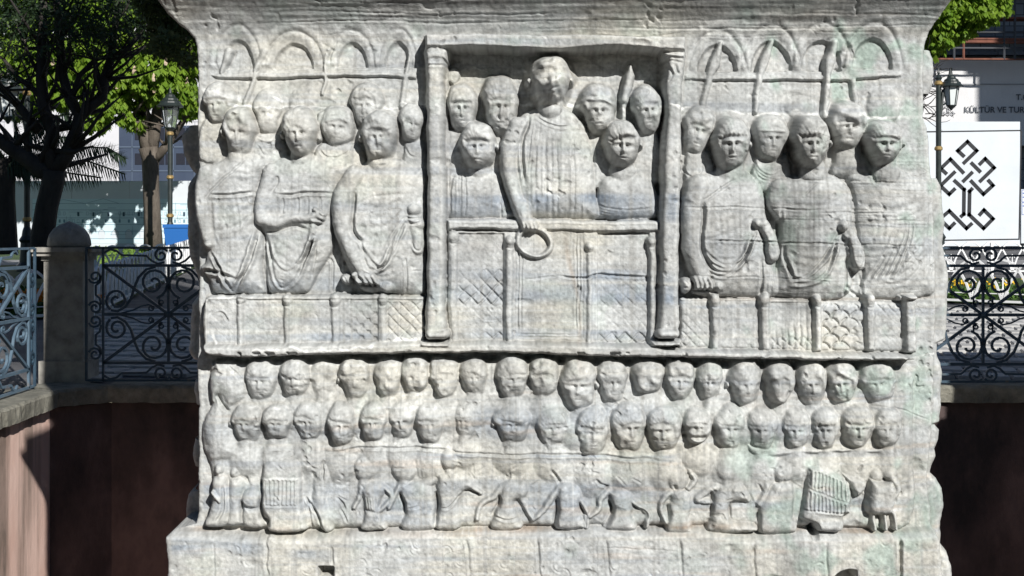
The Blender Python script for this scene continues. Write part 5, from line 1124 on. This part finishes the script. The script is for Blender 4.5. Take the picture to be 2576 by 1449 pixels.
rust=noisy('rusty_scaffold_pipe',[(.3,(.10,.04,.03)),(.7,(.22,.09,.06))],scale=4,bump=.2); darkp=mat_new('dark_scaffold_pipe',(.05,.055,.065),.5)
sc_=empty('scaffold',tuple(P(2450,150,YW-1.4))); tag(sc_,'rusty pipe scaffold standing against the shaded stone wall, upper right','scaffold')
for px_,mt in ((2280,rust),(2348,rust),(2400,darkp),(2424,rust),(2526,darkp),(2553,darkp),(2620,rust),(2690,rust)):
    m=MB(); m.tube([P(px_,-300,YW-1.4)-sc_.location,P(px_,640,YW-1.4)-sc_.location] if px_ in(2280,2690) else [P(px_,-300,YW-1.4)-sc_.location,P(px_,150,YW-1.4)-sc_.location],.045,6); m.build('upright_pipe',mt,sc_)
for py_,mt in ((148,rust),(105,rust),(97,rust),(44,rust),(-15,rust),(80,darkp),(120,darkp)):
    m=MB(); m.tube([P(2240,py_,YW-1.4)-sc_.location,P(2760,py_+2,YW-1.4)-sc_.location],.04,6); m.build('ledger_pipe',mt,sc_)
for py_ in (101,44):
    m=MB(); q=P(2240,py_,YW-1.4)-sc_.location; q2=P(2760,py_,YW-1.4)-sc_.location; m.box((q.x,.0,q.z-.03),(q2.x,.8,q.z+.03)); m.build('plank_deck',rust,sc_)
# wrapped building, left: tarpaulin printed with stonework and windows
YQ=58.0
lb=empty('wrapped_building',tuple(P(150,622,YQ))); tag(lb,'building wrapped in netting printed with stone blocks and windows, behind the left trees','building')
wrap=noisy('printed_netting',[(.3,(.50,.50,.52)),(.7,(.60,.60,.62))],scale=.5,bump=0); shadeb=noisy('shade_toned_netting',[(.3,(.035,.05,.085)),(.7,(.06,.08,.12))],scale=.4,bump=.1,bscale=3)
p0=P(-1500,-900,YQ)-lb.location; p1=P(2040,640,YQ)-lb.location
m=MB(); m.box((p0.x,0,p1.z),(p1.x,12,p0.z)); m.build('wall',wrap,lb)
flat('shaded_lower_netting',shadeb,lb,[[(300,316),(2040,316),(2040,460),(300,460)]],YQ,.03)  # dark navy sheet stands in for shade on the lower wall
winm=mat_new('printed_dark_glass',(.014,.016,.026),.5); mull=mat_new('printed_mullion',(.09,.12,.17),.6); lnm=mat_new('printed_joint',(.26,.28,.32),.7)
for i in range(12):
    for (y0,y1) in ((322,352),(386,414)):
        x0=340+i*52; flat('printed_window',winm,lb,[[(x0,y0),(x0+22,y0),(x0+22,y1),(x0,y1)],[(x0+25,y0),(x0+46,y0),(x0+46,y1),(x0+25,y1)]],YQ,.05)
flat('printed_mullions',mull,lb,sum([stroke([(333+i*52,316),(333+i*52,460)],2) for i in range(12)],[])+stroke([(300,370),(960,370)],3)+stroke([(300,430),(960,430)],3),YQ,.06)
pj=[]
for r_ in range(40):
    y=-260+r_*14.5
    if y>312: break
    pj+=stroke([(-200,y),(1000,y)],.9)
    for c_ in range(60):
        x=-200+c_*20+(r_%2)*10+random.uniform(-3,3); pj+=stroke([(x,y),(x,y+14.5)],.9)
flat('printed_stone_joints',lnm,lb,pj,YQ,.04)
# block added outside the frame to throw a shadow on the right-hand building
nbm=noisy('beige_render',[(.3,(.42,.38,.32)),(.7,(.5,.46,.40))],scale=.4,bump=.1)
def off_block(x0,x1,y0,y1,h,lab,floors=4):
    r=empty('shade_building',((x0+x1)/2,(y0+y1)/2,0)); tag(r,lab,'building')
    m=MB(); m.box((x0-r.location.x,y0-r.location.y,-.5),(x1-r.location.x,y1-r.location.y,h)); m.build('wall',nbm,r)
    m=MB(); m.box((x0-r.location.x-.3,y0-r.location.y-.3,h),(x1-r.location.x+.3,y1-r.location.y+.3,h+.35)); m.build('caster_roof',kerb_m,r)
    for f_ in range(floors):
        for i in range(4):
            zz=1+f_*h/floors; yy=y0+(i+.5)*(y1-y0)/4-r.location.y; m=MB(); m.box((x0-r.location.x-.05,yy-.6,zz),(x0-r.location.x-.002,yy+.6,zz+1.6)); m.build('window',winm,r)
off_block(27.85,38.5,32,34,21.0,'thin beige building added outside the view to the right to shade the scaffold wall')
ub=empty('shade_overhang',(31,33,21.4)); tag(ub,'overhang added on the unseen beige building to shade the upper scaffold wall','building')  # unseen overhang, added to widen the shadow at the top
m=MB(); m.box((-7.0,-.9,0),(7,.9,6.5)); m.build('wall',nbm,ub); m=MB(); m.box((-7.3,-1.2,6.502),(7.3,1.2,6.9)); m.build('caster_roof',kerb_m,ub)
# ------------------------------------------------------------ lamp posts
lampm=noisy('dark_green_cast_iron',[(.3,(.012,.018,.018)),(.7,(.03,.038,.036))],scale=8,rough=.4,bump=.1,spec=.5); gold=noisy('worn_gold_paint',[(.3,(.30,.20,.08)),(.7,(.5,.36,.16))],scale=10,metal=.5,rough=.4)
glass=mat_new('frosted_lamp_glass',(.62,.66,.66),.35)
clear=mat_new('clear_lamp_glass',(.8,.85,.85),.05); clear.node_tree.nodes['Principled BSDF'].inputs['Transmission Weight'].default_value=.9
def post(r,h,fl=True):
    m=MB(); m.lathe((0,0,0),[(.20,0),(.20,.12),(.14,.18),(.12,.55),(.15,.6),(.10,.68),(.085,.78),(.06,.85)],16); m.build('base',lampm,r,smooth=False)
    m=MB(); m.lathe((0,0,.85),[(.058,0),(.055,h-.85)],12); m.build('pole',lampm,r)
    for z in (.62,.95,h*.62,h-.12):
        m=MB(); m.lathe((0,0,z),[(.06,0),(.085,.02),(.085,.06),(.062,.09)],12); m.build('gold_collar',gold,r)
def lantern(par,loc,s=1,gl=glass,inv=False):
    loc=Vector(loc)
    m=MB(); m.lathe(tuple(loc+Vector((0,0,.30*s))),[(.30*s,-.02*s),(.31*s,0),(.25*s,.06*s),(.24*s,.10*s),(.19*s,.13*s),(.18*s,.17*s),(.12*s,.21*s),(.10*s,.26*s),(.04*s,.30*s),(.03*s,.36*s),(.012*s,.42*s)],20)
    L0=m.build('lantern',lampm,par)
    m=MB(); m.lathe(tuple(loc),[(.12*s,-.20*s),(.155*s,0),(.20*s,.28*s)],6); g_=m.build('glass',gl,L0)
    m=MB()
    for k in range(6):
        a=2*math.pi*k/6; m.tube([tuple(loc+Vector((.125*s*math.cos(a),.125*s*math.sin(a),-.21*s))),tuple(loc+Vector((.205*s*math.cos(a),.205*s*math.sin(a),.28*s)))],.014*s,4)
    m.lathe(tuple(loc+Vector((0,0,-.30*s))),[(.02*s,-.03*s),(.05*s,.02*s),(.13*s,.09*s),(.12*s,.11*s)],12)
    m.build('cage',lampm,L0)
YL=34.0
z0=gz(YL); l1=empty('street_lamp',(P(428,0,YL).x,YL,z0)); tag(l1,'dark lamp post with lantern on top, beside the chestnut trunk','street lamp')
h1=P(0,328,YL).z-z0; post(l1,h1); lantern(l1,(0,0,h1+.26),1.0,clear)
def arm_lamp(px,ptop,plan,Y,side,lab,lx,ly,s=1.0):
    z0=gz(Y); r=empty('street_lamp',(P(px,0,Y).x,Y,z0)); tag(r,lab,'street lamp'); h=P(0,ptop,Y).z-z0; post(r,h)
    m=MB(); m.lathe((0,0,h),[(.06,0),(.075,.03),(.02,.10),(.03,.14),(.005,.22)],10); m.build('finial',lampm,r)
    q=P(lx,ly,Y)-r.location; xx=q.x; zz=q.z+.62*s
    m=MB(); m.tube([(0,0,h-.95),(side*.06,0,h-.6),(xx*.35,0,h-.22),(xx*.7,0,h-.16),(xx*.98,0,zz+.12),(xx,0,zz)],.03,6); m.tube([(xx*(.4+.25*math.cos(t_*.8)),0,h-.42+.09*math.sin(t_*.8)) for t_ in range(8)],.018,5); m.build('bracket',lampm,r)
    lantern(r,(xx,0,q.z),s); return r
arm_lamp(2361,200,0,30.0,1,'tall dark lamp post with hanging lantern, right in front of the billboard',2393,246,.78)
arm_lamp(68,225,0,28.0,-1,'dark lamp post at far left with hanging frosted lantern',20,268,1.0)
# ------------------------------------------------------------ blue bin and small things
bluem=mat_new('blue_plastic',(.02,.12,.38),.5)
bn=empty('waste_bin',tuple(G(458,33.5))); tag(bn,'blue bin between the lamp post and the monument','bin'); 
m=MB(); m.add([(-.28,-.2,0),(.28,-.2,0),(.28,.2,0),(-.28,.2,0),(-.36,-.26,.72),(.36,-.26,.72),(.36,.26,.72),(-.36,.26,.72)],[(0,3,2,1),(0,1,5,4),(1,2,6,5),(2,3,7,6),(3,0,4,7),(4,5,6,7)]); m.build('body',bluem,bn)
m=MB(); m.box((-.38,-.28,.722),(.38,.28,.80)); m.build('lid',bluem,bn)
# ------------------------------------------------------------ trees
bark=noisy('brown_bark',[(.3,(.055,.045,.036)),(.6,(.13,.11,.09)),(.75,(.17,.15,.125))],scale=5,stretch=(1,1,.4),bump=.9,bscale=16,bdist=.03)
darkbark=noisy('dark_bark',[(.3,(.018,.016,.015)),(.7,(.045,.04,.036))],scale=5,stretch=(1,1,.4),bump=.8,bscale=16,bdist=.03)  # near-black tone stands in for the shade on the left trunks
def leafmat(name,c0,c1,tr=.45):
    m=mat_new(name,rough=.55,spec=.35); t=m.node_tree; N=t.nodes; L=t.links; b=N['Principled BSDF']; tc=N.new('ShaderNodeTexCoord'); n=N.new('ShaderNodeTexNoise'); n.inputs['Scale'].default_value=3; n.inputs['Detail'].default_value=4
    L.new(tc.outputs['Object'],n.inputs['Vector']); r=N.new('ShaderNodeValToRGB'); r.color_ramp.elements[0].position=.35; r.color_ramp.elements[0].color=(*c0,1); r.color_ramp.elements[1].position=.65; r.color_ramp.elements[1].color=(*c1,1)
    L.new(n.outputs[0],r.inputs[0]); L.new(r.outputs[0],b.inputs['Base Color']); ts=N.new('ShaderNodeBsdfTranslucent'); L.new(r.outputs[0],ts.inputs[0]); mx=N.new('ShaderNodeMixShader'); mx.inputs[0].default_value=tr
    L.new(b.outputs[0],mx.inputs[1]); L.new(ts.outputs[0],mx.inputs[2]); L.new(mx.outputs[0],N['Material Output'].inputs[0]); return m
chest=leafmat('chestnut_leaf',(.12,.23,.018),(.24,.36,.04)); darkl=leafmat('shade_dark_leaf',(.012,.028,.010),(.03,.055,.018),.15); olive=leafmat('olive_brown_leaf',(.05,.07,.02),(.10,.12,.04),.3)  # darkl: dark leaf colour stands in for a crown in shade
def clump_points(blobs,n,shell=.55):
    """points inside a set of ellipsoids, denser towards the outside"""
    w=np.array([b[3]*b[4]*b[5] for b in blobs]); k=rng.choice(len(blobs),n,p=w/w.sum()); B=np.array(blobs)[k]
    d=rng.normal(size=(n,3)); d/=np.linalg.norm(d,axis=1)[:,None]; r=rng.uniform(shell**3,1,n)**(1/3)*rng.uniform(.85,1.12,n)
    return B[:,:3]+d*r[:,None]*B[:,3:6],d
def palmate(name,pts,size,mat,parent):
    """five to seven drooping leaflets on each stalk"""
    n=len(pts); nl=6; out=[]; 
    yaw=rng.uniform(0,6.28,n); sz=size*rng.uniform(.7,1.25,n)
    tilt=rng.uniform(-.5,.5,n)
    allv=[]
    for k in range(nl):
        a=yaw+ (k-(nl-1)/2)*.75+rng.normal(0,.1,n); droop=rng.uniform(.7,1.5,n)
        dirv=np.stack([np.cos(a)*np.cos(droop),np.sin(a)*np.cos(droop),-np.sin(droop)],1)
        side=np.stack([-np.sin(a),np.cos(a),rng.normal(0,.25,n)],1)
        l=sz[:,None]; w=sz[:,None]*.24
        p=pts; allv.append(np.stack([p,p+dirv*l*.55+side*w,p+dirv*l*.95,p+dirv*l*.55-side*w],1))
    v=np.concatenate(allv,0).reshape(-1,3); q=np.arange(len(v)).reshape(-1,4)
    return np_mesh(name,v-np.array(parent.location),q,mat,parent)
def small_leaves(name,pts,size,mat,parent):
    n=len(pts); A=rng.normal(size=(n,3)); A/=np.linalg.norm(A,axis=1)[:,None]; B=np.cross(A,rng.normal(size=(n,3))); B/=np.linalg.norm(B,axis=1)[:,None]; s=size*rng.uniform(.6,1.3,n)[:,None]
    v=np.stack([pts-A*s,pts+B*s*.4,pts+A*s,pts-B*s*.4],1).reshape(-1,3); return np_mesh(name,v-np.array(parent.location),np.arange(n*4).reshape(n,4),mat,parent)
def branches(root,mat,trunk,limbs,extra=40,ends=None):
    m=MB(); m.tube([Vector(p[:3])-root.location for p in trunk],[p[3] for p in trunk],10); m.build('trunk',mat,root,smooth=True)
    for l in limbs:
        m=MB(); m.tube([Vector(p[:3])-root.location for p in l],[p[3] for p in l],8)
        for i in range(1,len(l)):
            for _ in range(3):
                p=Vector(l[i][:3]); d=Vector((random.uniform(-1,1),random.uniform(-1,1),random.uniform(-.1,1))).normalized(); r=l[i][3]*.45; q=p+d*random.uniform(.5,1.1); 
                m.tube([p-root.location,p+(q-p)*.5+Vector((0,0,.05))-root.location,q+Vector((random.uniform(-.2,.2),0,.2))-root.location],[r,r*.7,r*.25],5)
        m.build('limb',mat,root,smooth=True)
def W(px,py,Y,r): v=P(px,py,Y); return (v.x,v.y,v.z,r)
# chestnut behind the lamp
YT=36.4; r1=empty('chestnut_tree',tuple(G(386,YT))); tag(r1,'horse chestnut with large fresh green leaves in sunlight, left of the monument','tree')
branches(r1,bark,[W(386,628,YT,.24),W(384,560,YT,.21),W(380,470,YT,.20),W(378,400,YT,.21),W(374,372,YT,.25)],
 [[W(374,380,YT,.20),W(360,330,YT,.15),W(330,295,YT-.2,.10),W(270,262,YT-.5,.06),W(190,230,YT-.6,.03)],[W(380,380,YT,.18),W(390,320,YT,.15),W(400,240,YT,.11),W(395,140,YT,.08),W(370,20,YT,.05)],
  [W(390,400,YT,.13),W(418,368,YT,.11),W(452,318,YT-.2,.08),W(490,260,YT-.4,.05),W(540,200,YT-.4,.03)],[W(375,370,YT,.14),W(350,250,YT+.6,.10),W(310,130,YT+.8,.07),W(270,20,YT+1,.04)]])
bl_s=[]
for (px,py,rx,ry) in ((60,250,60,45),(120,215,70,50),(200,230,70,55),(270,265,60,45),(330,215,70,60),(400,190,70,60),(460,160,60,60),(470,245,42,42),(250,190,80,60),(150,140,90,60),(60,150,80,60),(300,110,80,70),(420,90,70,60),(520,120,60,70),(340,300,30,20),(240,310,24,18),(40,40,110,70),(240,20,110,70),(420,0,110,60),(560,20,80,80),(-60,160,80,110),(180,-80,200,70),(450,-90,150,60),(60,-60,150,70)):
    c=P(px,py,YT+random.uniform(-.9,.6)); bl_s.append((c.x,c.y,c.z,rx/99,1.0,ry/99))
pts,_=clump_points(bl_s,7400,.2); palmate('crown',pts,.225,chest,r1)
fp,_=clump_points(bl_s,160,.8); 
m=MB()
for p in fp: m.lathe(tuple(Vector(p)-r1.location),[(.03,0),(.045,.05),(.03,.14),(.005,.2)],5)
fs_=m.build('flower_spikes',noisy('cream_blossom',[(.3,(.45,.32,.22)),(.7,(.6,.5,.38))],scale=9,bump=0),r1); fs_['kind']='stuff'
# big dark tree, left
YD=24.0; r2=empty('shaded_tree',tuple(G(110,YD))); tag(r2,'dark many-branched tree in shade at the far left','tree')
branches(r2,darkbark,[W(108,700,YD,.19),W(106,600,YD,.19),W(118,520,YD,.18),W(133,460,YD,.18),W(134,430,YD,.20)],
 [[W(130,440,YD,.16),W(100,425,YD,.15),W(70,400,YD,.14),W(30,375,YD,.12),W(-30,330,YD,.10)],[W(134,430,YD,.14),W(126,380,YD,.12),W(130,330,YD,.10),W(110,270,YD,.10),W(104,200,YD,.09),W(106,120,YD,.08),W(110,0,YD,.06)],
  [W(138,430,YD,.14),W(170,385,YD,.12),W(192,330,YD,.11),W(200,290,YD,.10),W(175,250,YD,.08),W(158,190,YD,.08),W(150,100,YD,.07),W(140,-20,YD,.05)],
  [W(196,300,YD,.10),W(225,270,YD,.09),W(258,245,YD,.085),W(262,200,YD,.08),W(278,150,YD,.07),W(290,60,YD,.05),W(300,-20,YD,.04)],[W(100,330,YD,.09),W(75,300,YD,.08),W(50,270,YD,.07),W(10,225,YD,.06),W(-40,200,YD,.05)],
  [W(258,245,YD,.05),W(250,200,YD,.04),W(236,150,YD,.03)],[W(110,250,YD,.06),W(84,225,YD,.05),W(40,190,YD,.035),W(10,150,YD,.03)],[W(180,250,YD,.05),W(200,190,YD,.045),W(240,150,YD,.04),W(330,125,YD,.02)],[W(280,145,YD,.05),W(310,130,YD,.04),W(350,90,YD,.025)]])
bs=[]
for (px,py,rx,ry) in ((30,90,70,60),(110,70,80,60),(200,80,80,60),(270,90,60,50),(330,50,60,50),(20,190,40,25),(150,140,40,20),(60,0,110,60),(200,-10,130,60),(340,-20,80,50),(260,140,30,14),(80,150,40,20)):
    c=P(px,py,YD+random.uniform(-.8,.8)); bs.append((c.x,c.y,c.z,rx/154,.9,ry/154))
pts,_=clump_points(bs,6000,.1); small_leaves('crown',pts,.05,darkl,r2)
r2b=empty('olive_tree',tuple(G(470,21.5))); tag(r2b,'fine-leaved olive green branches hanging at the upper left edge of the monument','tree')
branches(r2b,darkbark,[W(620,760,21.5,.2),W(620,400,21.5,.17),W(600,100,21.5,.14),W(560,-60,21.5,.12)],[[W(560,-60,21.5,.09),W(480,-20,21.5,.06),W(430,40,21.5,.04),W(390,100,21.5,.02)],[W(570,0,21.5,.08),W(500,50,21.5,.05),W(450,110,21.5,.02)]])
bs=[]
for (px,py,rx,ry) in ((400,40,50,60),(430,110,45,35),(380,-20,60,50),(460,60,50,60),(520,20,80,70),(395,130,28,20),(470,150,30,22),(600,-40,120,80)):
    c=P(px,py,21.5+random.uniform(-.4,.5)); bs.append((c.x,c.y,c.z,rx/172,.6,ry/172))
pts,_=clump_points(bs,9000,.1); small_leaves('crown',pts,.05,olive,r2b)
# right chestnut, only the lower boughs show
YT2=34; r3=empty('chestnut_tree',tuple(G(2180,YT2))); tag(r3,'chestnut boughs with bright green leaves above the street lamp, upper right','tree')
branches(r3,bark,[W(2180,640,YT2,.24),W(2180,300,YT2,.2),W(2190,60,YT2,.2)],[[W(2190,80,YT2,.14),W(2280,20,YT2,.1),W(2380,10,YT2,.07),W(2500,-10,YT2,.04)],[W(2190,60,YT2,.14),W(2260,-60,YT2,.1),W(2400,-120,YT2,.06)]])
bs=[]
for (px,py,rx,ry) in ((2370,40,45,38),(2420,62,38,30),(2360,95,30,30),(2460,30,50,36),(2500,10,42,30),(2440,-10,80,40),(2340,0,60,60),(2400,-70,150,60),(2340,130,14,16),(2410,85,22,14),(2300,60,60,60)):
    c=P(px,py,YT2+random.uniform(-.6,.5)); bs.append((c.x,c.y,c.z,rx/109,.7,ry/109))
pts,_=clump_points(bs,2600,.2); palmate('crown',pts,.19,chest,r3)
# bare twiggy sapling in front of the tarpaulin
r4=empty('bare_tree',tuple(G(2330,32))); tag(r4,'thin bare twigs against the pale tarpaulin beside the right edge of the monument','tree')
m=MB(); m.tube([Vector(W(2300,630,32,0)[:3])-r4.location,Vector(W(2300,400,32,0)[:3])-r4.location,Vector(W(2290,240,32,0)[:3])-r4.location],[.05,.04,.03],6); m.build('trunk',bark,r4)
m=MB()
for i in range(34):
    x,y=random.uniform(2300,2340),random.uniform(140,300); pts_=[]; a_=random.uniform(-.9,.7)
    for k in range(7):
        pts_.append(P(x,y,32+random.uniform(-.1,.1))-r4.location); x+=12*math.cos(a_)*random.uniform(.5,1.3); y+=11*math.sin(a_); a_+=random.uniform(-.5,.5)
    m.tube(pts_,[.014-.0017*k for k in range(7)],4)
m.build('twigs',darkbark,r4)
# palm
YPm=27; r5=empty('palm_tree',tuple(G(20,YPm))); tag(r5,'dark palm with arching fronds behind the far left tree','palm')
m=MB(); m.tube([Vector(W(18,640,YPm,0)[:3])-r5.location,Vector(W(14,500,YPm,0)[:3])-r5.location,Vector(W(10,400,YPm,0)[:3])-r5.location],[.2,.17,.2],10); m.build('trunk',darkbark,r5)
pfm=leafmat('palm_frond',(.018,.035,.022),(.035,.06,.035),.1)
def frond(pts_,ll):
    v=[];q=[]; P3=[np.array(P(a,b,YPm+random.uniform(-.2,.2))) for a,b in pts_]; z=[]
    for i in range(len(P3)-1):
        for k in range(14): z.append(P3[i]*(1-k/14)+P3[i+1]*k/14)
    n=len(z)
    for i,p in enumerate(z):
        f=ll*math.sin(math.pi*min(1,(i+4)/(n+4)))**.5
        for sd in (-1,1):
            for yy in (-.5,.6):
                d=np.array([.35+random.uniform(-.2,.3),yy,sd*.9-.55]); d/=np.linalg.norm(d); w_=np.array([.012,0,.008]); b_=len(v); v+= [p-w_,p+w_,p+d*f+np.array([0,0,-.05])]; q.append((b_,b_+1,b_+2))
    m=MB(); m.add([tuple(np.array(x)-np.array(r5.location)) for x in v],q); m.tube([Vector(x)-r5.location for x in z],.02,4); m.build('frond',pfm,r5)
for f_ in (((20,410),(110,385),(200,370),(270,372),(318,400)),((20,420),(120,410),(220,405),(320,440)),((20,410),(60,340),(90,310),(110,300)),((20,410),(40,330),(30,270)),((20,415),(-30,330),(-80,300)),((20,420),(90,330),(160,285),(180,300)),((20,425),(80,430),(150,432),(260,448)),((20,400),(-40,390),(-90,430)),((20,410),(100,360),(160,345),(215,350)),((20,420),(60,400),(60,440))):
    frond(f_,.42)
# unseen block and trees, added to shade the pit and cut sky light
def shade_tree(x,y,z0,h,lab,blobs):
    r=empty('light_block_tree',(x,y,z0)); tag(r,lab,'tree'); branches(r,bark,[(x,y,z0,.35),(x,y,z0+h*.3,.28),(x+.1,y,z0+h*.6,.2)],[[(x,y,z0+h*.35,.18),(x+1,y,z0+h*.5,.12),(x+1.8,y,z0+h*.7,.06)],[(x,y,z0+h*.4,.16),(x-.8,y+.3,z0+h*.6,.1),(x-1.2,y,z0+h*.8,.05)]])
    pts,_=clump_points(blobs,14000,.2); small_leaves('crown',pts,.16,darkl,r)

kr=empty('shade_block',(5.5,8.5,0)); tag(kr,'stepped stone block added outside the view to the right to shade the far corner of the pit','shade_block')  # unseen block, shaped to cast the shadow on the back pit wall
m=MB(); m.box((-1.06,-.7,.01),(1.4,-.3,1.40)); m.build('caster_base',pier_m,kr)
m=MB(); m.box((-.85,-.68,1.402),(1.4,-.32,2.9)); m.build('caster_upper',pier_m,kr)
m=MB(); m.box((-.74,-.8,2.902),(1.5,-.2,3.0)); m.build('caster_roof',pier_m,kr)
lb_=[('broad tree added behind the viewer to block sky light, farthest left of the row',-22,-9,15),('tall tree added behind the viewer to block sky light, second from the left',-15,-12,16),('tall tree added behind the viewer to block sky light, middle of the row',-9,-8,15),('tall tree added behind the viewer to block sky light, nearest to the pit axis',-3.0,-11,15),('tree added left of the viewer to block sky light, beside the plaza',-14,-1,13),
 ('tree added left of the pit to block sky light, outside the view',-11,5,11),('rounded low tree added behind the viewer to block sky light, under the sun',7,-16,9),('rounded low tree added behind the viewer to the right to block sky light',15,-13,9),('broad low tree added right of the viewer to block sky light',19,-5,9),('broad low tree added far right of the viewer to block sky light',21,4,9)]
for lab_,x_,y_,h_ in lb_:  # unseen trees added to block sky light, sun path kept clear
    r_=empty('light_block_tree',(x_,y_,0)); tag(r_,lab_,'tree','unseen trees added to block sky light'); k_=h_/15; branches(r_,bark,[(x_,y_,0,.4),(x_,y_,4*k_,.32),(x_+.2,y_,8*k_,.25)],[[(x_,y_,4*k_,.2),(x_+2,y_,7*k_,.14),(x_+3,y_,10*k_,.08)],[(x_,y_,5*k_,.2),(x_-2,y_+.5,8*k_,.14),(x_-3,y_,11*k_,.08)]])
    pts,_=clump_points([(x_,y_,h_*.62,4.4,4,h_*.36),(x_+1.5,y_+1,h_*.40,3,3,h_*.2),(x_-2,y_-1,h_*.42,3,3,h_*.2)],8000,.3); small_leaves('crown',pts,.42,darkl,r_)
